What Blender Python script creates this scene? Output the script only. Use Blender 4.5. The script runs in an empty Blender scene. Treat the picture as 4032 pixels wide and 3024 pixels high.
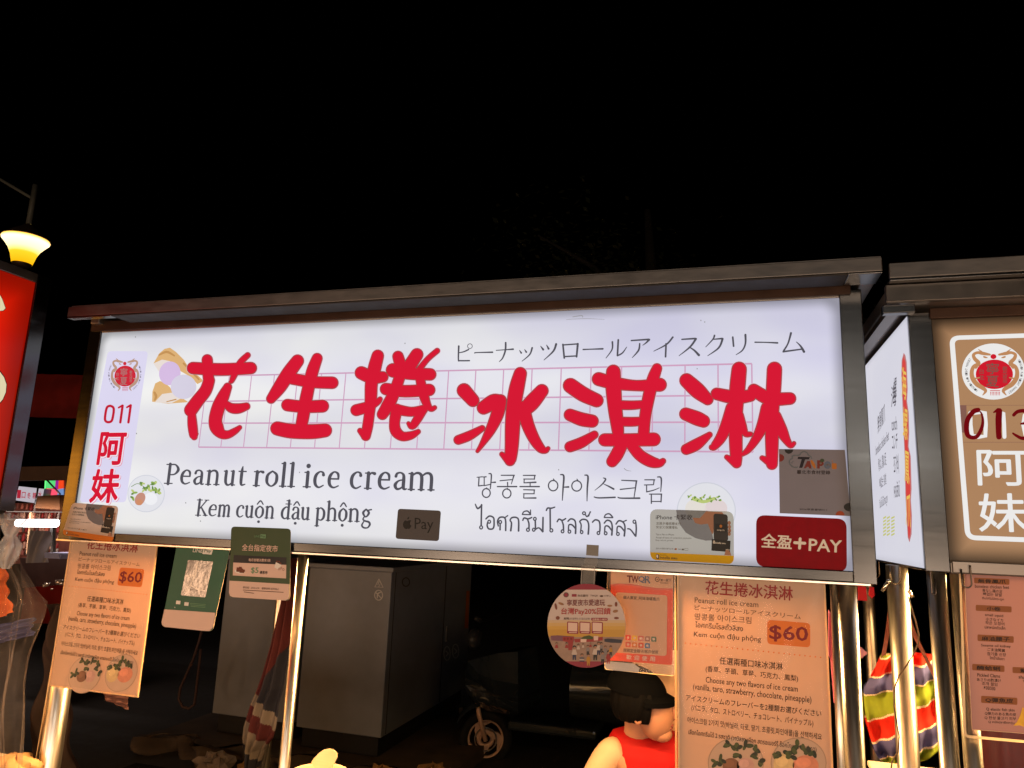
import bpy, bmesh, math, random
from mathutils import Vector, Matrix

SC = bpy.context.scene
COL = SC.collection
random.seed(7)

# ------------------------------------------------------------------ camera
FPX, YAW, PITCH, ROLL = 2830.5, -0.2924, 0.1901, 0.0383
CAM = Vector((2.072, -1.8649, 1.6589))
_cy, _sy, _cp, _sp = math.cos(YAW), math.sin(YAW), math.cos(PITCH), math.sin(PITCH)
FWD = Vector((_sy*_cp, _cy*_cp, _sp))
_r0 = Vector((_cy, -_sy, 0)); _u0 = _r0.cross(FWD)
RGT = math.cos(ROLL)*_r0 + math.sin(ROLL)*_u0
UPV = -math.sin(ROLL)*_r0 + math.cos(ROLL)*_u0
cd = bpy.data.cameras.new('camera'); co = bpy.data.objects.new('camera', cd); COL.objects.link(co)
cd.sensor_width = 36.0; cd.lens = 36.0*FPX/4032.0; cd.clip_start = 0.02; cd.clip_end = 500
M = Matrix((RGT, UPV, -FWD)).transposed().to_4x4(); M.translation = CAM
co.matrix_world = M
SC.camera = co

# ------------------------------------------------------------------ world, exposure, lamps
w = bpy.data.worlds.new('World'); SC.world = w; w.use_nodes = True
wn = w.node_tree.nodes; wl = w.node_tree.links
sky = wn.new('ShaderNodeTexSky'); sky.sky_type = 'NISHITA'; sky.sun_disc = False
sky.sun_elevation = math.radians(-9); sky.sun_rotation = math.radians(200)
wl.new(sky.outputs[0], wn['Background'].inputs[0]); wn['Background'].inputs[1].default_value = 0.02
SC.view_settings.view_transform = 'Standard'; SC.view_settings.look = 'None'
SC.view_settings.exposure = 0.0; SC.view_settings.gamma = 1.0
SC.cycles.use_denoising = True
SC.cycles.max_bounces = 8; SC.cycles.transparent_max_bounces = 24
SC.cycles.sample_clamp_indirect = 6.0
SC.cycles.caustics_reflective = False; SC.cycles.caustics_refractive = False

LK = 1.15
def area(name, loc, target, sx, sy, power, col):
    l = bpy.data.lights.new(name, 'AREA'); l.shape = 'RECTANGLE'; l.size = sx; l.size_y = sy
    l.energy = power; l.color = col
    o = bpy.data.objects.new(name, l); COL.objects.link(o); o.location = loc
    d = Vector(target)-Vector(loc); o.rotation_euler = d.to_track_quat('-Z', 'Y').to_euler()
    return o
# added fill lamps, unseen behind the viewer, standing in for lit stall fronts opposite
for x_, y_, wd_, ht_, pw_, c_ in ((-5.0, -3.4, 1.2, 1.0, 40, (1, .50, .20)), (-2.6, -4.6, 1.0, 1.1, 44, (1, .62, .36)), (-.4, -5.2, 1.0, 1.1, 46, (1, .70, .48)), (1.7, -5.4, .9, 1.1, 46, (1, .74, .54)), (3.6, -5.0, 1.0, 1.1, 46, (1, .72, .50)), (5.6, -3.8, 1.0, 1.0, 42, (1, .62, .34)), (6.2, -1.2, .8, 1.0, 26, (1, .55, .22))):
    area('unseen_fill_lamp', (x_, y_, .70), (1.2, .3, 1.5), wd_, ht_, pw_*LK, c_)
area('frame_reflection_lamp', (3.5, -5.5, 2.35), (2.0, 0, 1.8), .9, .16, 9, (1, .92, .80)); area('frame_reflection_lamp', (2.9, -6.0, 3.2), (2.0, 0, 1.8), 1.4, .14, 8, (1, .90, .78)); area('frame_reflection_lamp', (-1.2, -6.0, 2.9), (1.0, 0, 1.8), 2.2, .3, 16, (1, .80, .60))  # added unseen lamps whose reflections band the steel frames
area('frame_orange_fill', (-1.5, -1.35, 1.78), (.1, 0, 1.75), .5, .45, 5, (1, .36, .03))  # unseen lamp added to reflect orange in the sign frame's left side
# warm work tubes fixed behind the light boxes, over the counters
area('counter_tube', (1.15, 0.32, 1.60), (1.15, 0.0, 0.9), 2.0, 0.06, 75, (1, .58, .22))
area('counter_tube', (3.1, 0.32, 1.66), (3.0, 0.0, 0.9), 0.9, 0.06, 40, (1, .62, .24))
area('counter_tube', (-0.65, -0.35, 1.45), (-0.65, -0.35, 0.5), 0.7, 0.06, 12, (1, .50, .18))

# ------------------------------------------------------------------ pixel geometry
def ray(x, y): return FWD + RGT*((x-2016)/FPX) - UPV*((y-1512)/FPX)
class PY:                                    # a plane at depth y (faces the lane)
    def __init__(s, Y): s.c = Y
    def p(s, q, off=0.0):
        d = ray(*q); Y = s.c-off
        P = CAM + d*((s.c-CAM.y)/d.y); P.y = Y
        return P
class PX:                                    # a side plane at x, facing +1 or -1
    def __init__(s, X, n): s.c = X; s.n = n
    def p(s, q, off=0.0):
        d = ray(*q); P = CAM + d*((s.c-CAM.x)/d.x); P.x = s.c+off*s.n
        return P
class PG:                                    # any plane through three points
    def __init__(s, O, n): s.O = Vector(O); s.n = Vector(n).normalized()
    def p(s, q, off=0.0):
        d = ray(*q); t = (s.O-CAM).dot(s.n)/d.dot(s.n)
        return CAM + d*t + s.n*off
def crop(x0, y0, s): return lambda x, y: (x0+x*s, y0+y*s)
ID = lambda x, y: (x, y)

# ------------------------------------------------------------------ materials
def lin(c):
    return tuple((v/12.92 if v <= .04045 else ((v+.055)/1.055)**2.4) for v in (x/255 for x in c))
MATS = {}
def mat(name, rgb, rough=.55, metal=0.0, var=.12, scale=18, bump=0.0, trans=0.0, coat=0.0, stretch=None, alpha=1.0, spec=.22):
    """principled with procedural colour and roughness variation; rgb is linear"""
    if name in MATS: return MATS[name]
    m = bpy.data.materials.new(name); m.use_nodes = True; nt = m.node_tree; n = nt.nodes; l = nt.links
    b = n['Principled BSDF']; b.inputs['Metallic'].default_value = metal; b.inputs['Roughness'].default_value = rough
    b.inputs['Specular IOR Level'].default_value = spec
    tc = n.new('ShaderNodeTexCoord'); mp = n.new('ShaderNodeMapping'); l.new(tc.outputs['Object'], mp.inputs[0])
    if stretch: mp.inputs['Scale'].default_value = stretch
    no = n.new('ShaderNodeTexNoise'); no.inputs['Scale'].default_value = scale; no.inputs['Detail'].default_value = 6
    l.new(mp.outputs[0], no.inputs['Vector'])
    mx = n.new('ShaderNodeMix'); mx.data_type = 'RGBA'
    mx.inputs['A'].default_value = tuple(max(0, c*(1-var)) for c in rgb)+(1,)
    mx.inputs['B'].default_value = tuple(min(1, c*(1+var)) for c in rgb)+(1,)
    l.new(no.outputs['Fac'], mx.inputs['Factor']); l.new(mx.outputs['Result'], b.inputs['Base Color'])
    mr = n.new('ShaderNodeMapRange'); mr.inputs['To Min'].default_value = max(.02, rough*.75); mr.inputs['To Max'].default_value = min(1, rough*1.3)
    l.new(no.outputs['Fac'], mr.inputs['Value']); l.new(mr.outputs[0], b.inputs['Roughness'])
    if coat: b.inputs['Coat Weight'].default_value = coat; b.inputs['Coat Roughness'].default_value = .08
    if bump:
        bp = n.new('ShaderNodeBump'); bp.inputs['Strength'].default_value = bump; bp.inputs['Distance'].default_value = .004
        l.new(no.outputs['Fac'], bp.inputs['Height']); l.new(bp.outputs[0], b.inputs['Normal'])
    out = n['Material Output']
    if trans:
        t = n.new('ShaderNodeBsdfTranslucent'); l.new(mx.outputs['Result'], t.inputs['Color'])
        ms = n.new('ShaderNodeMixShader'); ms.inputs[0].default_value = trans
        l.new(b.outputs[0], ms.inputs[1]); l.new(t.outputs[0], ms.inputs[2]); l.new(ms.outputs[0], out.inputs[0])
    if alpha < 1: b.inputs['Alpha'].default_value = alpha
    MATS[name] = m; return m
def glow(name, rgb, st=1.0, var=.06, scale=6, sample=False):
    if name in MATS: return MATS[name]
    m = bpy.data.materials.new(name); m.use_nodes = True; nt = m.node_tree; n = nt.nodes; l = nt.links
    n.remove(n['Principled BSDF']); e = n.new('ShaderNodeEmission'); e.inputs[1].default_value = st
    tc = n.new('ShaderNodeTexCoord'); no = n.new('ShaderNodeTexNoise'); no.inputs['Scale'].default_value = scale
    l.new(tc.outputs['Object'], no.inputs['Vector'])
    mx = n.new('ShaderNodeMix'); mx.data_type = 'RGBA'
    mx.inputs['A'].default_value = tuple(c*(1-var) for c in rgb)+(1,); mx.inputs['B'].default_value = tuple(c*(1+var) for c in rgb)+(1,)
    l.new(no.outputs['Fac'], mx.inputs['Factor']); l.new(mx.outputs['Result'], e.inputs[0]); l.new(e.outputs[0], n['Material Output'].inputs[0])
    if not sample: m.cycles.emission_sampling = 'NONE'
    MATS[name] = m; return m
def lightbox(name, colA, colB, x0, x1, z0, z1, axis='X', edge=.035, st=1.0, rim=.35, tubes=None, corner=.06):
    """self-glowing acrylic face: tint drift, tube bands and rim falloff put into the emission"""
    m = bpy.data.materials.new(name); m.use_nodes = True; nt = m.node_tree; n = nt.nodes; l = nt.links
    n.remove(n['Principled BSDF'])
    def mth(op, a, b=None, c=None):
        k = n.new('ShaderNodeMath'); k.operation = op
        for i, v in enumerate((a, b, c)):
            if v is None: continue
            if isinstance(v, (int, float)): k.inputs[i].default_value = v
            else: l.new(v, k.inputs[i])
        return k.outputs[0]
    geo = n.new('ShaderNodeNewGeometry'); sx = n.new('ShaderNodeSeparateXYZ'); l.new(geo.outputs['Position'], sx.inputs[0])
    X = sx.outputs[axis]; Z = sx.outputs['Z']
    hx, hz = (x1-x0)/2, (z1-z0)/2
    qx = mth('SUBTRACT', mth('ABSOLUTE', mth('SUBTRACT', X, (x0+x1)/2)), hx-corner)
    qz = mth('SUBTRACT', mth('ABSOLUTE', mth('SUBTRACT', Z, (z0+z1)/2)), hz-corner)
    ox = mth('MAXIMUM', qx, 0); oz = mth('MAXIMUM', qz, 0)
    d = mth('SUBTRACT', mth('ADD', mth('SQRT', mth('ADD', mth('MULTIPLY', ox, ox), mth('MULTIPLY', oz, oz))), mth('MINIMUM', mth('MAXIMUM', qx, qz), 0)), corner)
    mr = n.new('ShaderNodeMapRange'); mr.interpolation_type = 'SMOOTHSTEP'
    mr.inputs['From Min'].default_value = -edge; mr.inputs['From Max'].default_value = .006
    mr.inputs['To Min'].default_value = 1; mr.inputs['To Max'].default_value = rim
    l.new(d, mr.inputs['Value'])
    tc = n.new('ShaderNodeTexCoord'); mp = n.new('ShaderNodeMapping'); mp.inputs['Scale'].default_value = (1.1, 1.1, 2.6)
    l.new(tc.outputs['Object'], mp.inputs[0])
    no = n.new('ShaderNodeTexNoise'); no.inputs['Scale'].default_value = 2.0; no.inputs['Detail'].default_value = 2; l.new(mp.outputs[0], no.inputs['Vector'])
    fac = no.outputs['Fac']; row = 1.0
    if tubes:
        gx = n.new('ShaderNodeMapRange'); gx.inputs['From Min'].default_value = tubes[0]; gx.inputs['From Max'].default_value = tubes[1]
        l.new(X, gx.inputs['Value'])
        fac = mth('ADD', mth('MULTIPLY', gx.outputs[0], .62), mth('MULTIPLY', mth('SUBTRACT', fac, .32), 1.35))
        row = mth('ADD', .97, mth('MULTIPLY', mth('COSINE', mth('MULTIPLY', mth('SUBTRACT', Z, 1.73), 2*math.pi/.33)), .045))      # brightness bands of two tube rows, put into the emission
    mx = n.new('ShaderNodeMix'); mx.data_type = 'RGBA'; mx.inputs['A'].default_value = colA+(1,); mx.inputs['B'].default_value = colB+(1,)
    l.new(fac, mx.inputs['Factor'])
    e = n.new('ShaderNodeEmission'); l.new(mx.outputs['Result'], e.inputs[0])
    l.new(mth('MULTIPLY', mth('MULTIPLY', mr.outputs[0], st), row), e.inputs[1])
    g = n.new('ShaderNodeBsdfGlossy'); g.inputs['Roughness'].default_value = .3; g.inputs['Color'].default_value = (.012, .012, .012, 1)
    ad = n.new('ShaderNodeAddShader'); l.new(e.outputs[0], ad.inputs[0]); l.new(g.outputs[0], ad.inputs[1])
    l.new(ad.outputs[0], n['Material Output'].inputs[0])
    return m
def clear(name, tint, amount=.12, rough=.1, crinkle=.05):
    if name in MATS: return MATS[name]
    m = bpy.data.materials.new(name); m.use_nodes = True; nt = m.node_tree; n = nt.nodes; l = nt.links
    b = n['Principled BSDF']; b.inputs['Base Color'].default_value = tint+(1,); b.inputs['Roughness'].default_value = rough
    t = n.new('ShaderNodeBsdfTransparent'); ms = n.new('ShaderNodeMixShader')
    tc = n.new('ShaderNodeTexCoord'); no = n.new('ShaderNodeTexNoise'); no.inputs['Scale'].default_value = 9; no.inputs['Detail'].default_value = 4
    l.new(tc.outputs['Object'], no.inputs['Vector'])
    mr = n.new('ShaderNodeMapRange'); mr.inputs['From Min'].default_value = .35; mr.inputs['From Max'].default_value = .7
    mr.inputs['To Min'].default_value = amount*.6; mr.inputs['To Max'].default_value = min(1, amount*1.7)
    l.new(no.outputs['Fac'], mr.inputs['Value'])
    fr = n.new('ShaderNodeLayerWeight'); fr.inputs['Blend'].default_value = .25
    mm = n.new('ShaderNodeMath'); mm.operation = 'MAXIMUM'
    f2 = n.new('ShaderNodeMath'); f2.operation = 'MULTIPLY'; f2.inputs[1].default_value = .45; l.new(fr.outputs['Facing'], f2.inputs[0])
    l.new(mr.outputs[0], mm.inputs[0]); l.new(f2.outputs[0], mm.inputs[1])
    n2 = n.new('ShaderNodeTexNoise'); n2.inputs['Scale'].default_value = 22; n2.inputs['Detail'].default_value = 5; n2.inputs['Distortion'].default_value = 1.5; l.new(tc.outputs['Object'], n2.inputs['Vector'])
    bp = n.new('ShaderNodeBump'); bp.inputs['Strength'].default_value = crinkle; bp.inputs['Distance'].default_value = .01; l.new(n2.outputs['Fac'], bp.inputs['Height']); l.new(bp.outputs[0], b.inputs['Normal'])
    l.new(mm.outputs[0], ms.inputs[0]); l.new(t.outputs[0], ms.inputs[1]); l.new(b.outputs[0], ms.inputs[2]); l.new(ms.outputs[0], n['Material Output'].inputs[0])
    MATS[name] = m; return m

STEEL = mat('brushed_steel', (.088, .088, .09), .22, 1.0, .06, 7, .0, stretch=(1, 3, 12))
STEEL_V = mat('polished_post_steel', (.74, .68, .60), .32, 1.0, .16, 14, .03, stretch=(12, 12, 1))
STEEL_D = mat('dull_dark_steel', (.22, .20, .19), .42, 1.0, .3, 11, .05)
DARK = mat('dark_metal_and_shade', (.02, .018, .017), .6, 0, .3)  # also gives the gutter underside its painted shade
BLACK = mat('black_plastic', (.012, .012, .013), .5)

# ------------------------------------------------------------------ mesh building
class MB:
    def __init__(s): s.v = []; s.f = []; s.m = []; s.mats = []; s.sm = []; s.tx = []
    def mi(s, m):
        if m not in s.mats: s.mats.append(m)
        return s.mats.index(m)
    def add(s, vs, fs, m, smooth=False):
        k = len(s.v); i = s.mi(m); s.v += [Vector(v) for v in vs]
        for f in fs: s.f.append([a+k for a in f]); s.m.append(i); s.sm.append(smooth)
    def box(s, a, b, m):
        x0, y0, z0 = a; x1, y1, z1 = b
        s.add([(x0, y0, z0), (x1, y0, z0), (x1, y1, z0), (x0, y1, z0), (x0, y0, z1), (x1, y0, z1), (x1, y1, z1), (x0, y1, z1)],
              [(0, 3, 2, 1), (4, 5, 6, 7), (0, 1, 5, 4), (1, 2, 6, 5), (2, 3, 7, 6), (3, 0, 4, 7)], m)
    def tube(s, pts, r, m, n=16, cap=True):
        pts = [Vector(p) for p in pts]; rs = r if isinstance(r, (list, tuple)) else [r]*len(pts)
        vs = []; fs = []; prev = None
        for i, p in enumerate(pts):
            t = (pts[min(i+1, len(pts)-1)]-pts[max(i-1, 0)]).normalized()
            if prev is None:
                a = t.orthogonal().normalized()
            else:
                a = (prev-t*prev.dot(t)).normalized()
            prev = a; b = t.cross(a)
            for k in range(n):
                g = 2*math.pi*k/n; vs.append(p+(a*math.cos(g)+b*math.sin(g))*rs[i])
        for i in range(len(pts)-1):
            for k in range(n): fs.append((i*n+k, i*n+(k+1) % n, (i+1)*n+(k+1) % n, (i+1)*n+k))
        if cap: fs.append(tuple(reversed(range(n)))); fs.append(tuple((len(pts)-1)*n+k for k in range(n)))
        s.add(vs, fs, m, True)
    def lathe(s, c, prof, m, n=32, smooth=True):
        c = Vector(c); vs = []; fs = []
        for r, z in prof:
            for k in range(n): g = 2*math.pi*k/n; vs.append(c+Vector((r*math.cos(g), r*math.sin(g), z)))
        for i in range(len(prof)-1):
            for k in range(n): fs.append((i*n+k, i*n+(k+1) % n, (i+1)*n+(k+1) % n, (i+1)*n+k))
        s.add(vs, fs, m, smooth)
    def grid(s, fn, nu, nv, m, smooth=True):
        vs = [fn(i/nu, j/nv) for j in range(nv+1) for i in range(nu+1)]
        fs = [(j*(nu+1)+i, j*(nu+1)+i+1, (j+1)*(nu+1)+i+1, (j+1)*(nu+1)+i) for j in range(nv) for i in range(nu)]
        s.add(vs, fs, m, smooth)
    def ball(s, c, r, m, n=12):
        r = r if isinstance(r, (tuple, list)) else (r, r, r); c = Vector(c)
        def fn(u, v):
            a, b = 2*math.pi*u, math.pi*(v-.5)
            return c+Vector((r[0]*math.cos(b)*math.cos(a), r[1]*math.cos(b)*math.sin(a), r[2]*math.sin(b)))
        s.grid(fn, n*2, n, m)
    # flat work on a plane, traced in picture coordinates
    def poly(s, P, K, pts, m, off): s.add([P.p(K(*q), off) for q in pts], [tuple(range(len(pts)))], m)
    def rrect(s, P, K, c4, r, m, off, n=6): s.poly(P, K, rounded(c4, r, n), m, off)
    def ell(s, P, K, x, y, rx, ry, m, off, n=28, rot=0, ring=0):
        ca, sa = math.cos(rot), math.sin(rot)
        def q(a, k): u, v = (rx+k)*math.cos(a), (ry+k)*math.sin(a); return (x+u*ca-v*sa, y+u*sa+v*ca)
        A = [2*math.pi*i/n for i in range(n)]
        if ring:
            vs = [P.p(K(*q(a, ring)), off) for a in A]+[P.p(K(*q(a, -ring)), off) for a in A]
            s.add(vs, [(i, (i+1) % n, n+(i+1) % n, n+i) for i in range(n)], m)
        else: s.poly(P, K, [q(a, 0) for a in A], m, off)
    def stroke(s, P, K, pts, m, off, grow=0.0, straight=False, sub=5):
        pts = [tuple(p) for p in pts]
        if straight or len(pts) == 2: S = [pts[0]]+[tuple(pts[0][i]+(pts[1][i]-pts[0][i])*t/3 for i in range(3)) for t in (1, 2)]+[pts[1]] if len(pts) == 2 else pts
        else:
            S = []
            for i in range(len(pts)-1):
                p0, p1, p2, p3 = pts[max(i-1, 0)], pts[i], pts[i+1], pts[min(i+2, len(pts)-1)]
                for k in range(sub):
                    t = k/sub
                    S.append(tuple(.5*((2*p1[a])+(-p0[a]+p2[a])*t+(2*p0[a]-5*p1[a]+4*p2[a]-p3[a])*t*t+(-p0[a]+3*p1[a]-3*p2[a]+p3[a])*t**3) for a in range(3)))
            S.append(pts[-1])
        L = []; R = []
        for i, (x, y, r) in enumerate(S):
            a, b = S[max(i-1, 0)], S[min(i+1, len(S)-1)]
            dx, dy = b[0]-a[0], b[1]-a[1]; d = math.hypot(dx, dy) or 1
            nx, ny = -dy/d*(r+grow), dx/d*(r+grow); L.append((x+nx, y+ny)); R.append((x-nx, y-ny))
        k = len(L); vs = [P.p(K(*q), off) for q in L]+[P.p(K(*q), off) for q in R]
        s.add(vs, [(i, i+1, k+i+1, k+i) for i in range(k-1)], m)
        for e, sgn in ((0, -1), (k-1, 1)):
            x, y, r = S[e]; r += grow
            a, b = (S[0], S[1]) if e == 0 else (S[-2], S[-1])
            an = math.atan2(b[1]-a[1], b[0]-a[0])
            c = [(x+r*math.cos(an+sgn*0+t), y+r*math.sin(an+t)) for t in [(math.pi/2*sgn)+(-sgn)*math.pi*i/9 for i in range(10)]] if sgn > 0 else \
                [(x+r*math.cos(an+math.pi/2+math.pi*i/9), y+r*math.sin(an+math.pi/2+math.pi*i/9)) for i in range(10)]
            s.poly(P, K, c, m, off+1e-5)
    def text(s, P, K, body, bl, br, tl, m, off, bold=0.0):
        V, F, bb = glyphs(body)
        if not V: return
        O = P.p(K(*bl), off); A = P.p(K(*br), off)-O; B = P.p(K(*tl), off)-O
        w_, h_ = bb[2]-bb[0] or 1, bb[3]-bb[1] or 1; N = A.cross(B).normalized()
        if N.dot(CAM-O) < 0: N = -N
        f0 = len(s.f)
        k = max(bold, 0)*.55                       # heavier weights: the outline set down several times, a hair apart
        sh = [(0, 0)] if k < .002 else [(k, 0), (-k, 0), (0, k), (0, -k)] if k < .012 else [(0, 0)]+[(k*math.cos(i*math.pi/4), k*math.sin(i*math.pi/4)) for i in range(8)]
        for i, (dx, dy) in enumerate(sh): s.add([O+A*((x+dx-bb[0])/w_)+B*((y+dy-bb[1])/h_)+N*(i*.000012) for x, y in V], F, m)
        s.tx.append((body, f0, len(s.f)))
    def build(s, name, parent=None, bevel=0.0, subsurf=0):
        if name == 'lettering' and parent is not None and len(set(t_[0] for t_ in s.tx)) > 1:   # every line of writing a part of its own
            G = {}; used = set()
            for body, f0, f1 in s.tx: G.setdefault(body, []).extend(range(f0, f1))
            for body, fs in G.items():
                q = MB(); idx = {}
                for f in fs:
                    used.add(f); face = []
                    for v in s.f[f]:
                        if v not in idx: idx[v] = len(q.v); q.v.append(s.v[v])
                        face.append(idx[v])
                    q.f.append(face); q.m.append(q.mi(s.mats[s.m[f]])); q.sm.append(False)
                q.build('text_line', parent)
            rest = [f for f in range(len(s.f)) if f not in used]
            if not rest: return None
            q = MB(); idx = {}
            for f in rest:
                face = []
                for v in s.f[f]:
                    if v not in idx: idx[v] = len(q.v); q.v.append(s.v[v])
                    face.append(idx[v])
                q.f.append(face); q.m.append(q.mi(s.mats[s.m[f]])); q.sm.append(s.sm[f])
            return q.build('printed_marks', parent)
        me = bpy.data.meshes.new(name); L = Vector((0, 0, 0)) if parent is None else Vector(parent['org'])
        me.from_pydata([v-L for v in s.v], [], s.f)
        for m in s.mats: me.materials.append(m)
        me.polygons.foreach_set('material_index', s.m); me.polygons.foreach_set('use_smooth', s.sm); me.update()
        o = bpy.data.objects.new(name, me); COL.objects.link(o)
        if parent is not None: o.parent = parent; o['org'] = tuple(L)
        if bevel:
            b = o.modifiers.new('bevel', 'BEVEL'); b.width = bevel; b.segments = 2; b.limit_method = 'ANGLE'
        if subsurf:
            b = o.modifiers.new('sub', 'SUBSURF'); b.levels = subsurf; b.render_levels = subsurf
        return o
def rounded(c4, r, n=6):
    """rounded corners of a picture-space quad (clockwise from top left)"""
    out = []
    for i in range(4):
        p, a, b = Vector(c4[i]), Vector(c4[i-1]), Vector(c4[(i+1) % 4])
        da, db = (a-p).normalized(), (b-p).normalized(); s0, s1 = p+da*r, p+db*r
        for k in range(n+1):
            t = k/n; out.append(tuple((1-t)**2*s0+2*t*(1-t)*p+t*t*s1))
    return out
_gc = {}
def glyphs(body):
    if body not in _gc:
        cu = bpy.data.curves.new('tmp', 'FONT'); cu.body = body; cu.resolution_u = 2
        o = bpy.data.objects.new('tmp', cu); COL.objects.link(o)
        dg = bpy.context.evaluated_depsgraph_get(); dg.update()
        me = bpy.data.meshes.new_from_object(o.evaluated_get(dg))
        V = [(v.co.x, v.co.y) for v in me.vertices]; F = [tuple(p.vertices) for p in me.polygons]
        bb = (min((x for x, _ in V), default=0), min((y for _, y in V), default=0), max((x for x, _ in V), default=1), max((y for _, y in V), default=1))
        bpy.data.objects.remove(o); bpy.data.meshes.remove(me); bpy.data.curves.remove(cu)
        _gc[body] = (V, F, bb)
    return _gc[body]
def thing(name, loc, label, cat, group=None):
    o = bpy.data.objects.new(name, None); COL.objects.link(o); o.location = loc; o.empty_display_size = .05
    o['org'] = tuple(loc); o['label'] = label; o['category'] = cat
    if group: o['group'] = group
    return o
def tag(o, label, cat, group=None):
    o['label'] = label; o['category'] = cat
    if group: o['group'] = group
    return o
def settle(o):
    """put a one-mesh thing's origin at its base"""
    me = o.data; cs = [v.co for v in me.vertices]
    c = Vector(((min(v.x for v in cs)+max(v.x for v in cs))/2, (min(v.y for v in cs)+max(v.y for v in cs))/2, min(v.z for v in cs)))
    me.transform(Matrix.Translation(-c)); o.location = c
    return o

# ================================================================== SETTING
def struct(o): o['kind'] = 'structure'; return o
ASPH = mat('asphalt', (.045, .042, .040), .8, 0, .4, 30, .3)
b = MB(); b.box((-40, -30, -.3), (40, 60, 0), ASPH); struct(b.build('road'))
b = MB(); b.box((-40, 1.6, .004), (40, 4.6, .12), mat('pavement_tile', (.03, .027, .025), .75, 0, .3, 12, .2)); struct(b.build('pavement'))

# ================================================================== CENTRE STALL
stall = thing('market_stall', (1.2, .4, 0), 'stainless steel market stall with the wide white lit sign in red characters', 'market stall')
# light box of the sign -------------------------------------------------
b = MB()
b.box((0, 0, 1.55), (.05, .2, 2.257), STEEL); b.box((2.35, 0, 1.55), (2.40, .2, 2.257), STEEL)
b.box((.05, -.001, 1.553), (2.35, .2, 1.578), STEEL); b.box((.05, .002, 2.238), (2.35, .2, 2.257), STEEL_D)
b.box((.05, .17, 1.578), (2.35, .198, 2.238), STEEL_D)
b.build('sign_frame', stall, .002)
b = MB(); b.box((.0, -.006, 1.5465), (2.385, .004, 1.5525), STEEL_V); b.build('bottom_lip', stall, .001)
b = MB(); b.box((.012, -.006, 2.243), (2.375, .004, 2.275), mat('brown_trim_strip', (.05, .028, .02), .5, .6, .3)); b.build('top_trim', stall)
PANEL = lightbox('white_sign_acrylic', (.90, .905, .87), (.64, .625, .79), .05, 2.35, 1.578, 2.238, 'X', .034, 1.0, .46, (.1, 2.3), .05)
b = MB(); b.box((.05, .006, 1.578), (2.35, .010, 2.238), PANEL)
panel = b.build('sign_panel', stall)
SP = PY(.0058)
RED = glow('lit_red_vinyl', lin((214, 26, 52)), 1.0, .05)
REDO = glow('lit_brown_outline', lin((150, 74, 72)), 1.0)
HALO = glow('lit_pale_outline', lin((236, 190, 205)), 1.0)
GREY = glow('lit_grey_vinyl', lin((84, 82, 90)), 1.0, .08)
PINK = glow('lit_pink_line', lin((206, 160, 190)), 1.0, .08)
c1 = crop(700, 1200, .49729); c2 = crop(1700, 1200, .67812); c3 = crop(1780, 1280, .66456)
c4 = crop(1840, 1830, .37071); c5 = crop(580, 1760, .5425); c0 = crop(0, 1000, .60277)
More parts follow.
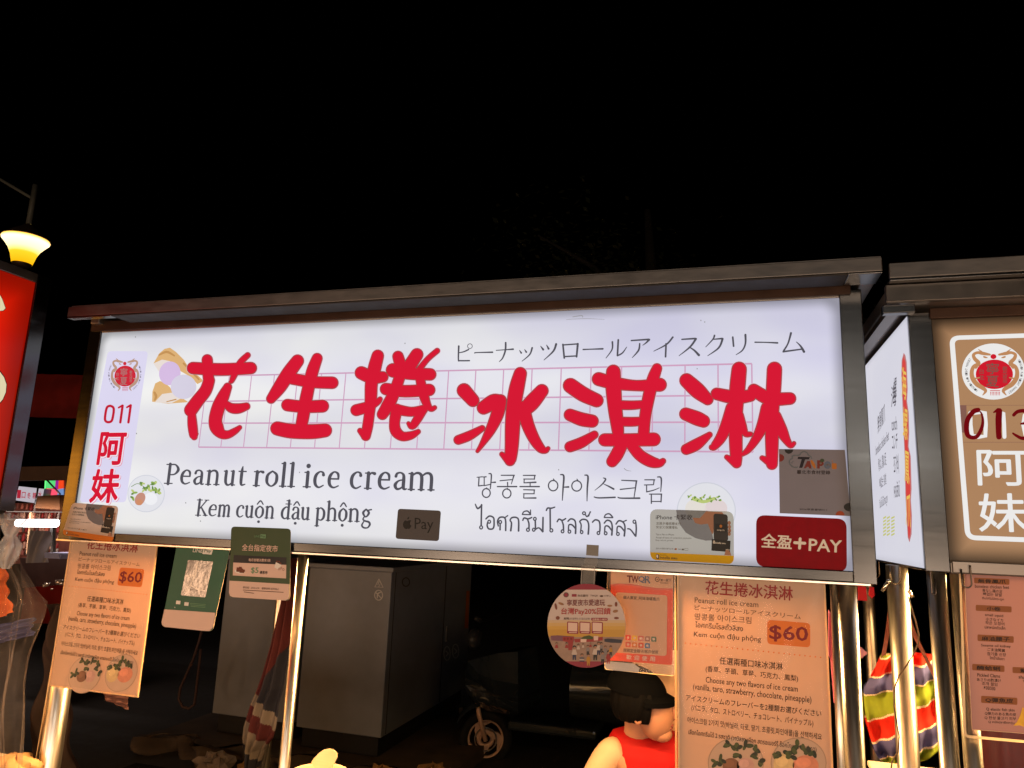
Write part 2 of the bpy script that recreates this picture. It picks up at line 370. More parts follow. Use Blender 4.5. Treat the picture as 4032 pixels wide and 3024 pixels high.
# grid behind the characters
b = MB()
def lerp(a, c, t): return (a[0]+(c[0]-a[0])*t, a[1]+(c[1]-a[1])*t)
gx = [c1(165, 1127), c2(1865, 855), c2(1858, 342), c1(235, 566)]
gw = [SP.p(q, .0002) for q in gx]
def gp(u, v): return (gw[0]*(1-u)+gw[1]*u)*(1-v)+(gw[3]*(1-u)+gw[2]*u)*v
def gline(u0, v0, u1, v1, h, k):
    p, q = gp(u0, v0), gp(u1, v1); d = (q-p).normalized(); nrm = Vector((-d.z, 0, d.x))*h; o = Vector((0, -.00002*k, 0))
    b.add([p-nrm+o, q-nrm+o, q+nrm+o, p+nrm+o], [(0, 1, 2, 3)], PINK)
for i in range(21): gline(i/20, 0, i/20, 1, .0017, 0)
for v in (0, .333, .64, 1): gline(0, v, 1, v, .0022, 1)
b.build('grid', panel)
BIG = [
 (c1, [[(122,502,46),(350,513,47),(580,502,46)],[(235,436,41),(240,520,42),(246,590,42)],[(555,400,21),(500,455,24),(460,530,26),(430,600,18),(418,612,12)],
   [(250,600,43),(222,680,46),(160,760,48),(105,835,50)],[(112,860,30),(118,950,36),(128,1030,33),(132,1046,24)],[(135,1050,19),(155,1022,8)],
   [(397,652,32),(365,720,44),(325,810,50),(300,910,50),(312,975,52),(350,1022,38),(400,1028,30),(455,1000,24),(492,972,16)],[(370,770,20),(420,815,36),(480,822,38),(545,805,28)]]),
 (c1, [[(950,445,48),(880,540,52),(810,650,50),(740,745,36)],[(1105,425,40),(1070,520,46),(1040,640,46),(1015,760,48),(995,880,46),(980,960,45)],
   [(905,585,44),(1060,612,44),(1225,618,46)],[(870,795,46),(1000,808,46),(1148,803,48)],[(790,980,53),(900,1000,56),(1060,1005,56),(1168,995,52)]]),
 (c1, [[(1585,405,46),(1560,500,50),(1535,620,48),(1530,740,46),(1520,850,40),(1505,960,40),(1490,1040,36)],[(1490,1042,34),(1445,998,20)],
   [(1455,540,50),(1540,575,50),(1625,572,42)],[(1415,835,44),(1500,810,40),(1580,770,26),(1603,748,18)],
   [(1745,410,42),(1765,480,45)],[(1895,395,48),(1840,480,50)],[(2055,365,20),(1980,430,20),(1915,510,22)],
   [(1705,520,54),(1850,545,48),(2000,552,46)],[(1650,668,46),(1800,685,46),(1992,675,46)],[(1762,560,42),(1718,690,44),(1670,790,48),(1622,868,42)],
   [(1918,580,34),(1945,700,38),(1975,790,30),(2008,826,20),(2035,815,16)],[(1740,830,40),(1850,848,36),(1945,830,34)],[(1940,832,36),(1890,920,32),(1855,962,26),(1828,940,14)],
   [(1735,830,44),(1718,930,40),(1728,1000,42),(1780,1042,36),(1850,1034,30),(1905,1005,18)]]),
 (c2, [[(188,498,40),(240,556,36)],[(155,785,26),(220,760,26),(293,718,17)],[(515,400,36),(495,480,42),(478,580,42),(470,700,42),(465,820,38),(458,890,34),(455,905,30)],[(450,902,28),(408,868,13)],
   [(302,598,38),(360,565,44),(400,556,34)],[(398,566,36),(380,640,36),(340,730,28),(290,815,14),(266,850,9)],[(640,500,37),(580,570,44),(530,620,36)],[(530,600,40),(556,690,36),(590,770,32),(630,830,26),(660,845,18),(676,835,11)]]),
 (c2, [[(806,470,42),(880,520,42),(958,556,38)],[(803,640,34),(870,665,38),(932,676,36)],[(803,825,30),(870,800,30),(945,755,22)],[(970,432,38),(1060,455,36),(1190,470,30),(1325,465,38)],
   [(1055,390,40),(1055,470,44),(1065,600,40),(1078,700,36),(1085,770,30)],[(1308,370,28),(1283,440,34),(1255,560,34),(1238,660,32),(1230,760,32)],
   [(1080,582,26),(1160,584,25),(1240,578,22)],[(1080,678,26),(1160,680,26),(1230,676,24)],[(1005,785,36),(1150,785,36),(1290,782,38)],[(1110,800,34),(1075,870,36),(1048,910,32)],[(1150,800,30),(1205,870,32),(1270,910,32),(1320,920,24),(1343,908,16)]]),
 (c2, [[(1480,440,40),(1545,500,44),(1602,550,32)],[(1475,635,36),(1540,660,40),(1578,676,36)],[(1478,840,30),(1540,810,32),(1613,755,16)],[(1655,518,34),(1760,538,38),(1850,528,34)],
   [(1785,375,42),(1775,480,44),(1765,620,40),(1765,760,38),(1768,880,34),(1770,920,28)],[(1765,916,28),(1713,885,13)],[(1742,600,34),(1715,690,34),(1680,770,30),(1640,822,22),(1627,828,16)],
   [(1790,640,20),(1800,700,26),(1822,748,18),(1852,752,13)],[(1870,495,34),(1960,545,38),(2080,545,34)],[(1990,375,42),(1985,480,42),(1975,620,40),(1975,760,38),(1975,880,34),(1975,925,32)],[(1970,916,28),(1918,890,13)],
   [(1948,600,36),(1925,690,34),(1888,770,26),(1840,840,18),(1806,868,11)],[(1995,650,34),(2030,730,34),(2062,790,22),(2085,818,15),(2103,805,11)]])]
for K, S in BIG:
    b = MB(); g = 4.2 if K is c1 else 3.2
    for i, s_ in enumerate(S):
        b.stroke(SP, K, s_, HALO, .0005+i*.00002, g*1.9); b.stroke(SP, K, s_, REDO, .0009+i*.00002, g); b.stroke(SP, K, s_, RED, .0013+i*.00002, -2.2)
    b.build('large_character', panel)
def lettering(name, K, S, m, circ=(), k=1.0):
    b = MB()
    for i, s_ in enumerate(S): b.stroke(SP, K, [(x, y, r*k) for x, y, r in s_], m, .0004+i*.00001)
    for i, (x, y, rx, ry, t) in enumerate(circ): b.ell(SP, K, x, y, rx, ry, m, .0003+i*.00001, 24, 0, t)
    return b.build(name, panel)
lettering('lettering', c3, [[(40,125,5),(38,205,4),(48,211,4),(103,211,4)],[(38,165,2.5),(70,158,3.5),(98,145,4)],[(135,165,4),(150,163,3),(240,161,4.5)],
 [(262,150,2.5),(320,146,3),(362,143,5)],[(318,105,5),(316,150,5),(300,195,4),(280,217,2)],[(400,150,2),(410,165,5)],[(430,145,2),(440,160,5)],[(475,135,5),(460,175,4),(415,214,2)],
 [(525,125,2),(540,145,6)],[(560,118,2),(572,140,6)],[(617,113,6),(600,155,5),(545,207,2)],[(657,115,5),(665,195,5)],[(657,118,4),(742,112,4)],[(745,112,6),(738,188,5)],[(665,187,4),(740,183,4)],
 [(777,145,4),(830,143,3.5),(893,141,5)],[(950,100,5),(948,145,4),(912,196,2)],[(985,88,5),(980,180,5)],[(980,182,4),(1010,165,4),(1035,130,2)],
 [(1062,92,4),(1165,85,5)],[(1168,87,6),(1150,105,4),(1130,120,2)],[(1112,110,4),(1105,150,5),(1068,193,2)],[(1308,72,5),(1270,115,4.5),(1195,155,2)],[(1268,112,5),(1265,188,5)],
 [(1362,85,4),(1440,80,5)],[(1445,82,6),(1410,130,5),(1345,182,2)],[(1405,130,3),(1435,150,5),(1462,178,7)],[(1555,62,5),(1545,85,4),(1503,130,2)],[(1545,85,3),(1600,80,5)],[(1603,82,6),(1580,135,5),(1515,182,2)],
 [(1663,72,5),(1668,125,5)],[(1738,58,6),(1738,110,5),(1720,150,4),(1683,176,2)],[(1795,102,4),(1860,103,3.5),(1928,106,5)],[(2008,48,6),(1990,110,4.5),(1965,152,5)],[(1962,158,5),(2080,142,4)],[(2040,100,2),(2065,125,5),(2085,158,7)]], GREY, [(106,125,14,14,2)], 1.08)
lettering('lettering', c4, [[(103,133,5),(160,128,6)],[(125,132,7),(120,225,7)],[(120,225,7),(180,218,6)],[(170,130,6),(200,128,7)],[(180,132,6),(180,222,6)],[(180,222,6),(248,208,6)],[(230,95,6),(256,110,8),(245,255,6)],[(250,188,5),(298,186,9)],[(205,245,5),(212,258,7)],
 [(360,112,6),(500,112,7)],[(495,115,8),(480,165,6),(468,205,4)],[(348,170,6),(470,158,6)],[(428,188,7),(430,232,6)],[(320,232,7),(525,232,8)],[(425,248,5),(430,262,7)],
 [(595,113,6),(722,113,7)],[(718,115,7),(712,155,6)],[(600,152,6),(715,152,6)],[(605,155,6),(603,192,6)],[(603,192,6),(728,186,9)],[(668,195,6),(668,232,6)],[(560,232,7),(765,232,8)],[(598,265,6),(715,268,7)],[(712,268,7),(710,305,6)],[(598,308,6),(712,308,6)],[(602,310,6),(600,352,6)],[(602,354,6),(728,353,9)],
 [(915,150,5),(925,168,8)],[(990,105,6),(1025,120,10),(1018,250,9),(1010,378,5)],[(1025,238,6),(1075,236,10)],[(1165,152,5),(1175,170,8)],[(1248,110,6),(1282,125,10),(1275,250,9),(1272,385,5)],
 [(1445,140,5),(1470,155,9),(1430,210,7),(1355,272,3)],[(1450,205,4),(1500,228,8),(1555,258,10)],[(1348,342,6),(1400,352,8),(1570,346,9)],
 [(1640,165,6),(1800,172,8)],[(1797,172,9),(1785,260,7),(1770,355,5)],[(1625,262,7),(1780,245,6)],[(1600,345,6),(1640,355,8),(1830,355,10)],
 [(1885,160,6),(1990,160,7)],[(1985,162,7),(1978,210,6)],[(1882,215,6),(1978,212,6)],[(1905,218,6),(1905,285,6)],[(1905,288,7),(1980,270,6),(2040,245,4)],[(2020,130,6),(2060,145,9),(2055,285,5)],[(1935,312,6),(2065,312,7)],[(1955,312,7),(1955,410,7)],[(2062,312,8),(2058,395,7)],[(1955,390,6),(2060,390,6)]],
 GREY, [(202,300,42,47,7),(420,305,44,48,7),(912,222,50,55,7),(1162,225,52,55,7)])
lettering('lettering', c4, [[(85,418,6),(112,465,10),(155,428,8)],[(152,425,9),(148,640,9)],[(198,575,8),(235,545,9),(278,562,9),(285,610,9),(282,660,9),(265,682,9),(228,680,9),(212,650,9),(215,615,8)],
 [(350,625,8),(348,690,9)],[(330,650,8),(322,600,9),(345,560,9),(392,560,9),(408,600,9),(408,698,9)],[(395,565,7),(430,540,7)],[(462,700,10),(470,620,9),(455,590,8),(475,562,9),(520,560,9),(545,590,9),(545,702,10)],
 [(590,590,8),(605,565,9),(645,575,9),(685,560,8)],[(640,580,8),(655,625,9),(655,680,9)],[(585,528,7),(600,500,7),(640,492,8),(672,525,8)],[(588,528,7),(672,530,7)],[(672,480,6),(672,525,7)],
 [(722,590,9),(725,680,9)],[(720,690,8),(760,670,8),(800,708,10)],[(805,560,9),(802,710,10)],[(840,485,8),(855,460,9),(890,462,9),(930,450,7)],[(880,468,9),(882,680,9)],[(955,605,8),(975,578,9),(1010,590,9),(1045,572,8)],[(1005,595,8),(1020,640,9),(1022,695,9)],
 [(1070,600,8),(1100,575,9),(1140,590,9),(1152,640,9),(1150,728,10)],[(1075,700,8),(1080,640,8),(1115,640,9),(1150,680,8)],[(1195,600,8),(1225,580,9),(1270,590,9),(1290,640,9),(1285,735,10)],[(1195,605,8),(1210,640,8),(1205,700,8)],[(1255,530,7),(1275,550,8),(1310,500,6)],[(1305,500,7),(1290,545,7)],
 [(1330,610,8),(1360,585,9),(1400,600,9),(1410,650,9),(1408,705,9)],[(1455,620,8),(1485,590,9),(1525,605,9),(1540,660,9),(1535,745,10)],[(1460,715,8),(1465,655,8),(1500,655,9),(1535,700,8)],[(1455,560,7),(1470,530,7),(1510,522,8),(1545,558,8)],[(1458,560,7),(1545,562,7)],
 [(1580,630,8),(1610,595,9),(1655,610,9),(1675,660,9),(1668,755,10)],[(1590,722,8),(1595,660,8),(1630,660,9),(1668,705,8)],[(1655,605,7),(1690,590,7)],[(1790,610,8),(1795,680,9),(1790,758,9)],[(1785,755,9),(1735,690,8),(1705,680,8)]],
 GREY, [(147,665,15,17,7),(233,605,14,16,7),(350,608,14,16,7),(645,690,15,17,7),(718,575,14,16,7),(706,690,13,16,7),(893,697,15,17,7),(1012,707,14,16,7),(1085,710,14,16,7),(1215,715,13,16,7),(1240,515,15,15,7),(1393,725,14,16,7),(1470,728,14,16,7),(1600,735,14,16,7),(1775,605,14,17,7)])
# a small seriffed alphabet for the two Latin lines: x in letter widths, y and r in x-heights
T = .036
AR = [(.2,.78,.04),(.42,.95,.055),(.65,.93,.07),(.78,.7,.08),(.78,.03,.08)]
ABC = {
'P': [[(.28,0,.09),(.28,1.38,.09)],[(.28,1.33,.045),(.7,1.33,.05),(.95,1.0,.09),(.7,.68,.05),(.28,.64,.04)],[(0,T,T),(.6,T,T)],[(.02,1.345,T),(.35,1.345,T)]],
'K': [[(.22,0,.09),(.22,1.38,.09)],[(0,T,T),(.45,T,T)],[(0,1.345,T),(.45,1.345,T)],[(.28,.58,.045),(.82,1.33,.05)],[(.42,.72,.06),(.86,.04,.09)],[(.66,1.345,T),(1,1.345,T)],[(.66,T,T),(1.02,T,T)]],
'e': [[(.12,.55,.045),(.88,.55,.045)],[(.88,.55,.05),(.82,.85,.07),(.5,.97,.045),(.2,.78,.08),(.1,.48,.09),(.2,.17,.08),(.52,.03,.05),(.92,.14,.035)]],
'a': [[(.14,.76,.075),(.22,.92,.06),(.48,.97,.045),(.7,.85,.07),(.74,.6,.085),(.74,.15,.085),(.85,.04,.06),(1,.06,.03)],[(.74,.57,.04),(.35,.5,.045),(.12,.27,.085),(.25,.05,.065),(.5,.07,.05),(.74,.22,.04)]],
'n': [[(.2,.03,.085),(.2,.93,.085)],[(.02,.92,T),(.2,.93,T)],[(.02,T,T),(.38,T,T)],AR,[(.6,T,T),(.98,T,T)]],
'u': [[(.02,.93,T),(.2,.94,T)],[(.2,.93,.085),(.2,.3,.085),(.32,.06,.07),(.52,.04,.05),(.75,.2,.04)],[(.58,.94,T),(.77,.94,T)],[(.77,.93,.085),(.77,.04,.085)],[(.77,T,T),(.98,T,T)]],
't': [[(.05,.93,.04),(.95,.93,.04)],[(.48,1.25,.03),(.42,.93,.085),(.42,.25,.085),(.55,.05,.06),(.95,.1,.035)]],
'r': [[(.3,.03,.09),(.3,.93,.09)],[(.02,.92,T),(.3,.93,T)],[(.02,T,T),(.62,T,T)],[(.3,.72,.04),(.55,.93,.05),(.85,.9,.085)]],
'o': [[(.5,.97,.045),(.17,.75,.075),(.1,.48,.09),(.17,.2,.075),(.5,.02,.045),(.83,.22,.075),(.9,.5,.09),(.83,.78,.075),(.5,.97,.045)]],
'l': [[(.5,.03,.09),(.5,1.48,.09)],[(.1,1.45,T),(.5,1.48,T)],[(.02,T,T),(.98,T,T)]],
'i': [[(.5,.03,.09),(.5,.93,.09)],[(.1,.92,T),(.5,.93,T)],[(.02,T,T),(.98,T,T)],[(.5,1.31,.12),(.51,1.32,.12)]],
'c': [[(.86,.78,.085),(.8,.92,.06),(.52,.97,.045),(.2,.78,.08),(.1,.48,.09),(.2,.17,.08),(.52,.02,.05),(.92,.15,.035)]],
'm': [[(.12,.03,.085),(.12,.93,.085)],[(.01,.92,T),(.12,.93,T)],[(.01,T,T),(.24,T,T)],[(.12,.78,.04),(.27,.95,.055),(.42,.93,.07),(.5,.7,.085),(.5,.03,.085)],[(.39,T,T),(.61,T,T)],[(.5,.78,.04),(.65,.95,.055),(.8,.93,.07),(.87,.7,.085),(.87,.03,.085)],[(.76,T,T),(.99,T,T)]],
'd': [[(.75,.03,.085),(.75,1.48,.085)],[(.5,1.46,T),(.75,1.47,T)],[(.75,T,T),(.98,T,T)],[(.75,.85,.04),(.5,.96,.05),(.2,.76,.08),(.1,.46,.09),(.18,.17,.08),(.45,.03,.05),(.75,.2,.04)],[(.42,1.2,T),(1,1.2,T)]],
'p': [[(.22,-.42,.085),(.22,.93,.085)],[(.02,.92,T),(.22,.93,T)],[(.02,-.42,T),(.42,-.42,T)],[(.22,.8,.04),(.5,.97,.05),(.82,.78,.08),(.9,.48,.09),(.82,.17,.08),(.55,.02,.05),(.22,.15,.04)]],
'h': [[(.2,.03,.085),(.2,1.48,.085)],[(.02,1.45,T),(.2,1.47,T)],[(.02,T,T),(.38,T,T)],AR,[(.6,T,T),(.98,T,T)]],
'g': [[(.45,.97,.05),(.16,.7,.08),(.45,.4,.05),(.76,.7,.08),(.45,.97,.05)],[(.68,.9,.045),(1,.95,.05)],[(.3,.4,.045),(.18,.22,.05),(.4,.1,.06),(.8,.02,.07),(.92,-.17,.07),(.7,-.4,.05),(.3,-.4,.06),(.1,-.22,.06),(.3,.08,.04)]],
'^': [[(.16,1.12,.045),(.5,1.4,.055),(.84,1.12,.045)]], '.': [[(.5,-.3,.1),(.51,-.3,.1)]]}
def serif_line(K, letters, base0, base1, xh0, xh1):
    b = MB(); n = 0
    for ch, x0, x1 in letters:
        t = ((x0+x1)/2-base0[0])/(base1[0]-base0[0]); y0 = base0[1]+(base1[1]-base0[1])*t; xh = xh0+(xh1-xh0)*t
        lean = .125-.07*t                        # how far uprights tip in the picture here
        for c in ch:
            for s_ in ABC[c]:
                q = [(x0+(x1-x0)*(u*.94+.03)+lean*(v-.3)*xh, y0-v*xh+(u-.5)*(x1-x0)*.02, r*1.14*xh) for u, v, r in s_]
                b.stroke(SP, K, q, GREY, .0004+n*.000006, straight=False); n += 1
    return b.build('lettering', panel)
serif_line(c5, [('P',125,225),('e',238,318),('a',332,415),('n',422,530),('u',548,642),('t',655,716),('r',768,848),('o',855,950),('l',960,1012),('l',1020,1074),('i',1132,1190),('c',1205,1288),('e',1308,1398),('c',1470,1560),('r',1575,1660),('e',1672,1768),('a',1785,1888),('m',1888,2092)],
           (125, 267), (2090, 317), 104, 131)
serif_line(c5, [('K',350,440),('e',443,505),('m',510,604),('c',645,702),('u',705,774),('o^.',780,846),('n',852,924),('d',968,1042),('a^.',1046,1112),('u',1112,1182),('p',1218,1292),('h',1296,1382),('o^.',1386,1452),('n',1456,1545),('g',1552,1626)],
           (350, 497), (1626, 548), 84, 98)
# number strip on the left: lilac band, emblem, stall number, shop name
LIL = glow('lit_lilac_band', lin((220, 215, 240)), 1.0, .04)
TAN = glow('lit_tan_dragon', lin((186, 150, 130)), 1.0)
GRB = glow('lit_brown_glyph', lin((168, 120, 118)), 1.0)
b = MB(); b.rrect(SP, c0, [(705, 635), (968, 635), (822, 1622), (520, 1622)], 26, LIL, .0001); b.build('colour_band', panel)
def emblem(P, K0, cx, cy, rx, ry, mred, mtan, mtxt, mink, parent, disc=None, arc=True):
    """two dragons round a red ball; unit circle = white disc"""
    K = lambda u, v: K0(cx+u*rx, cy-v*ry)
    b = MB(); R = max(rx, ry)
    if disc: b.ell(P, K, 0, 0, 1, 1, disc, .0004, 48)
    b.ell(P, K, .03, -.10, .59, .525, mred, .0008, 40); b.ell(P, K, 0, .53, .095, .09, mred, .0008, 20)
    dr = [(-.12,.60,.035),(-.33,.64,.06),(-.5,.67,.05),(-.63,.60,.05),(-.60,.46,.06),(-.49,.33,.07),(-.50,.25,.07),(-.63,.17,.06),(-.69,-.02,.065),(-.66,-.25,.075),(-.52,-.46,.08),(-.34,-.59,.07),(-.25,-.70,.05),(-.34,-.84,.015)]
    wh = [(-.3,.52,.03),(-.25,.50,.03),(-.2,.49,.015)]; horn = [(-.38,.70,.03),(-.48,.79,.01)]; claw = [(-.56,.12,.03),(-.5,.17,.015)]; claw2 = [(-.58,-.25,.03),(-.45,-.22,.02)]
    k = 0
    for sx in (1, -1):
        for S in (dr, wh, horn, claw, claw2):
            k += 1; b.stroke(P, K, [(x*sx+(.06 if sx < 0 else 0)*1, y, r) for x, y, r in S], mtan, .0012+k*.00002)
    b.stroke(P, K, [(-.1,-.68,.012),(.2,-.68,.012)], mred, .0012)
    for i in range(7): b.stroke(P, K, [(-.09+i*.047,-.73,.011),(-.09+i*.047,-.85,.006)], mred, .00122)
    for ch, u, v, s_ in (('寧', -.03, .10, .40), ('夏', -.03, -.36, .40), ('台', -.38, .0, .17), ('北', -.38, -.22, .17), ('觀', .36, .10, .15), ('光', .36, -.05, .15), ('夜', .36, -.20, .15), ('市', .36, -.35, .15)):
        b.text(P, K, ch, (u-s_/2, v-s_/2), (u+s_/2, v-s_/2), (u-s_/2, v+s_/2), mtxt, .0016, .012)
    if arc:
        W_ = 'NINGXIA Rd. NIGHT MARKET'
        for side in (0, 1):
            for i, ch in enumerate(W_):
                if ch == ' ': continue
                a = math.radians(232-i*3.6) if side == 0 else math.radians(26-i*3.6)
                rr = .865 if side == 0 else .90; h = .075; wd = .05
                t = Vector((math.sin(a), -math.cos(a))); n = Vector((math.cos(a), math.sin(a))); c = n*rr
                p = c-t*wd/2-n*h/2
                b.text(P, K, ch, tuple(p), tuple(p+t*wd), tuple(p+n*h), mink, .0012, .01)
    return b.build('emblem', parent)
emblem(SP, lambda x, y: c0(x+(790-y)*.02, y), 815, 785, 118, 130, glow('lit_emblem_red', lin((205, 42, 58))), TAN, GRB, glow('lit_ink', lin((120, 110, 125))), panel)
b = MB()
R11 = glow('lit_red_small', lin((196, 28, 52)))
for i, q in enumerate(([(722,992,8),(740,1002,8),(744,1025,8),(736,1075,8),(726,1094,8),(706,1099,8),(690,1090,8),(687,1068,8),(695,1016,8),(705,997,8),(722,992,8)], [(776,1004,6),(801,990,7)], [(802,991,8),(787,1100,8)], [(830,1002,6),(854,988,7)], [(855,989,8),(840,1100,8)])): b.stroke(SP, c0, q, R11, .0006+i*.00002)
SHD = glow('lit_pink_shadow', lin((226, 150, 170))); WHT = glow('lit_white', lin((240, 232, 244)))
for ch, bl, br, tl in (('阿', (634, 1374), (800, 1374), (664, 1168)), ('妹', (585, 1622), (762, 1622), (614, 1410))):
    for m, o, dx, bo in ((SHD, .0004, 7, .07), (WHT, .0007, 2, .09), (RED, .0010, 0, .045)):
        b.text(SP, c0, ch, (bl[0]+dx, bl[1]+dx), (br[0]+dx, br[1]+dx), (tl[0]+dx, tl[1]+dx), m, o, bo)
b.build('number_lettering', panel)
# pictures printed on the panel ------------------------------------------
def leafy(b, P, K, spots, mats, off, r):
    for i, (x, y) in enumerate(spots):
        for k in range(3):
            a = random.uniform(0, 6.3); d = r*random.uniform(.2, .8)
            b.ell(P, K, x+d*math.cos(a), y+d*math.sin(a), r*random.uniform(.5, .9), r*random.uniform(.3, .5), mats[(i+k) % len(mats)], off+(i*3+k)*.00001, 10, a)
GLs = [glow('lit_leaf_a', lin((140, 168, 84))), glow('lit_leaf_b', lin((104, 138, 70))), glow('lit_leaf_c', lin((186, 200, 120)))]
PLA = glow('lit_plate', lin((226, 226, 232)), 1, .05); PLR = glow('lit_plate_rim', lin((206, 208, 218)))
b = MB()                                       # plate with a brown and a white scoop
b.ell(SP, c0, 955, 1565, 122, 122, PLR, .0002, 40); b.ell(SP, c0, 955, 1565, 117, 117, PLA, .0004, 40)
b.ell(SP, c0, 985, 1600, 44, 40, glow('lit_scoop_white', lin((238, 238, 242))), .0006); b.ell(SP, c0, 916, 1600, 32, 44, glow('lit_scoop_brown', lin((196, 142, 124))), .0007, 24, .5)
b.ell(SP, c0, 912, 1622, 22, 20, glow('lit_scoop_orange', lin((206, 140, 104))), .0008)
for q in ([(860,1520,2),(900,1500,2),(940,1520,2)], [(930,1535,2),(980,1510,2),(1018,1485,2)]): b.stroke(SP, c0, q, GLs[1], .00085)
leafy(b, SP, c0, [(930,1498),(880,1560),(866,1590),(975,1525),(1000,1540),(1010,1502),(1030,1548),(1035,1555),(950,1532)], GLs, .0009, 20)
b.build('food_picture', panel)
b = MB()                                       # cut roll with two scoops, top left of the big characters
W1, W2, W3 = glow('lit_wrap', lin((222, 178, 120))), glow('lit_wrap_dark', lin((196, 146, 88))), glow('lit_wrap_pale', lin((232, 220, 212)))
b.poly(SP, c0, [(1003,715),(1040,650),(1075,620),(1110,612),(1150,640),(1200,690),(1232,740),(1300,800),(1330,830),(1290,850),(1240,800),(1170,760),(1110,700),(1050,720)], W1, .0002)
b.poly(SP, c0, [(994,965),(996,900),(1015,845),(1045,830),(1075,840),(1110,870),(1140,920),(1190,940),(1230,968),(1100,978)], W1, .00025)
b.poly(SP, c0, [(1003,715),(1060,690),(1110,700),(1150,730),(1060,745),(1040,770)], W3, .0004); b.poly(SP, c0, [(1010,970),(1060,915),(1130,905),(1190,940),(1120,975)], W3, .0004)
for q in ([(1040,660,5),(1090,640,8),(1140,665,5)], [(1010,905,7),(1020,930,9),(1012,955,5)], [(1200,715,6),(1260,775,8),(1300,820,5)], [(1090,965,3),(1150,950,4)]): b.stroke(SP, c0, q, W2, .0005)
b.ell(SP, c0, 1110, 780, 70, 78, glow('lit_scoop_taro', lin((214, 188, 226))), .0006, 30, .2); b.ell(SP, c0, 1200, 868, 84, 80, glow('lit_scoop_pale', lin((214, 208, 226))), .0008, 30)
b.build('food_picture', panel)
c7 = crop(2500, 1700, .79808)
b = MB()                                       # plate behind the phone sticker
b.ell(SP, c7, 352, 392, 146, 143, PLR, .0002, 48); b.ell(SP, c7, 352, 392, 141, 138, PLA, .0004, 48)
b.ell(SP, c7, 300, 380, 52, 48, glow('lit_scoop_cream', lin((228, 222, 214))), .0006); b.ell(SP, c7, 400, 378, 56, 46, glow('lit_scoop_rose', lin((224, 210, 210))), .0006)
for q in ([(290,330,10),(340,345,8),(390,330,8)],): b.stroke(SP, c7, q, GLs[2], .0007)
leafy(b, SP, c7, [(270+i*14, 318+((i*37) % 23)) for i in range(12)], GLs, .0009, 9)
b.build('food_picture', panel)
b = MB()                                       # scuffs and grime on the acrylic
SC_ = glow('lit_scuff', lin((150, 148, 150)))
for q in ([(2255,1248,1.2),(2290,1243,1.6),(2295,1250,1)], [(2230,1258,.7),(2310,1255,1),(2380,1258,.6)], [(2458,1845,1.5),(2468,1852,1.2),(2485,1855,.6)]): b.stroke(SP, ID, q, SC_, .0006)
for x, y in ((534,1327),(2760,1262),(2775,1268),(1595,1352),(2745,1452),(538,1707),(732,1980),(790,2052),(1180,1860),(2200,1850)): b.ell(SP, ID, x, y, 2.2, 3, SC_, .0007, 8)
b.build('scuff_marks', panel)
# canopy, roof, posts, counter ------------------------------------------
b = MB()
b.box((.022, -.112, 2.262), (2.428, -.10, 2.296), mat('weathered_gutter_steel', (.135, .128, .126), .48, 1.0, .3, 16, .08, stretch=(1, 2, 3)))
b.box((.022, -.1118, 2.257), (.20, -.085, 2.2615), STEEL); b.box((.2002, -.1118, 2.257), (2.355, -.03, 2.2615), DARK); b.box((2.3552, -.1118, 2.257), (2.428, -.03, 2.2615), STEEL); b.build('canopy_gutter', stall, .002)  # dark middle stands for shade under the gutter, steel ends for lit stretches
b = MB(); b.box((.022, -.0995, 2.290), (2.428, 1.25, 2.302), mat('roof_sheet', (.16, .15, .145), .4, .8, .3)); b.build('roof_sheet', stall)
b = MB(); b.box((2.392, -.028, 2.262), (2.427, 1.2, 2.288), STEEL_D); b.box((.03, -.028, 2.262), (.065, 1.2, 2.288), STEEL_D); b.build('roof_rail', stall, .002)
for x, y, r in ((.843, .10, .0155), (2.338, .025, .021), (.020, .078, .031), (2.27, 1.1, .02), (.12, 1.1, .02)):
    b = MB(); b.tube([(x, y, .02), (x, y, 1.553 if y < .5 else 2.29)], r, STEEL_V, 28); b.build('post', stall)
for x, x2, y in ((2.308, 2.306, .012), (-.014, -.028, .078)):
    b = MB(); b.tube([(x, y, 1.552), (x2, y, .84)], .008, STEEL_V, 16); b.build('side_rod', stall)
b = MB(); b.tube([(1.957, .038, 1.552), (1.955, .038, .84)], .0065, STEEL_V, 14); b.build('side_rod', stall)
b = MB(); b.box((.06, .12, .74), (2.36, .40, .78), STEEL); b.box((.08, .14, .1), (2.34, .38, .74), STEEL_D); b.build('counter', stall, .004)
# transparent tape of the disc etc. are things of their own, below

# ================================================================== RIGHT STALL
rst = thing('market_stall', (3.4, .4, 0), 'stainless steel market stall with the tan lit front sign numbered 013', 'market stall')
b = MB()
b.box((2.50, 0, 1.586), (2.55, .05, 2.19), STEEL); b.box((2.55, -.001, 1.584), (4.4, .05, 1.609), STEEL_D); b.box((2.55, .002, 2.172), (4.4, .05, 2.19), STEEL_D)
b.box((2.501, .05, 1.586), (2.56, .60, 1.598), STEEL_D); b.box((2.501, .05, 2.178), (2.56, .60, 2.19), STEEL_D); b.box((2.50, .6, 1.586), (2.55, .64, 2.19), STEEL)
b.box((2.55, .56, 1.61), (4.4, .6, 2.17), STEEL_D)
b.build('sign_frame', rst, .002)
b = MB(); b.box((2.545, -.008, 2.172), (4.4, .003, 2.198), mat('brown_trim_strip', (.05, .028, .02))); b.box((2.552, -.010, 1.586), (4.4, -.0015, 1.612), STEEL_D); b.build('top_trim', rst, .002)
TANP = lightbox('tan_sign_acrylic', lin((196, 150, 108)), lin((186, 138, 98)), 2.55, 4.4, 1.609, 2.172, 'X', .05, .78, .10, None, .03)
b = MB(); b.box((2.55, .006, 1.609), (4.4, .010, 2.172), TANP); pan2 = b.build('sign_panel', rst)
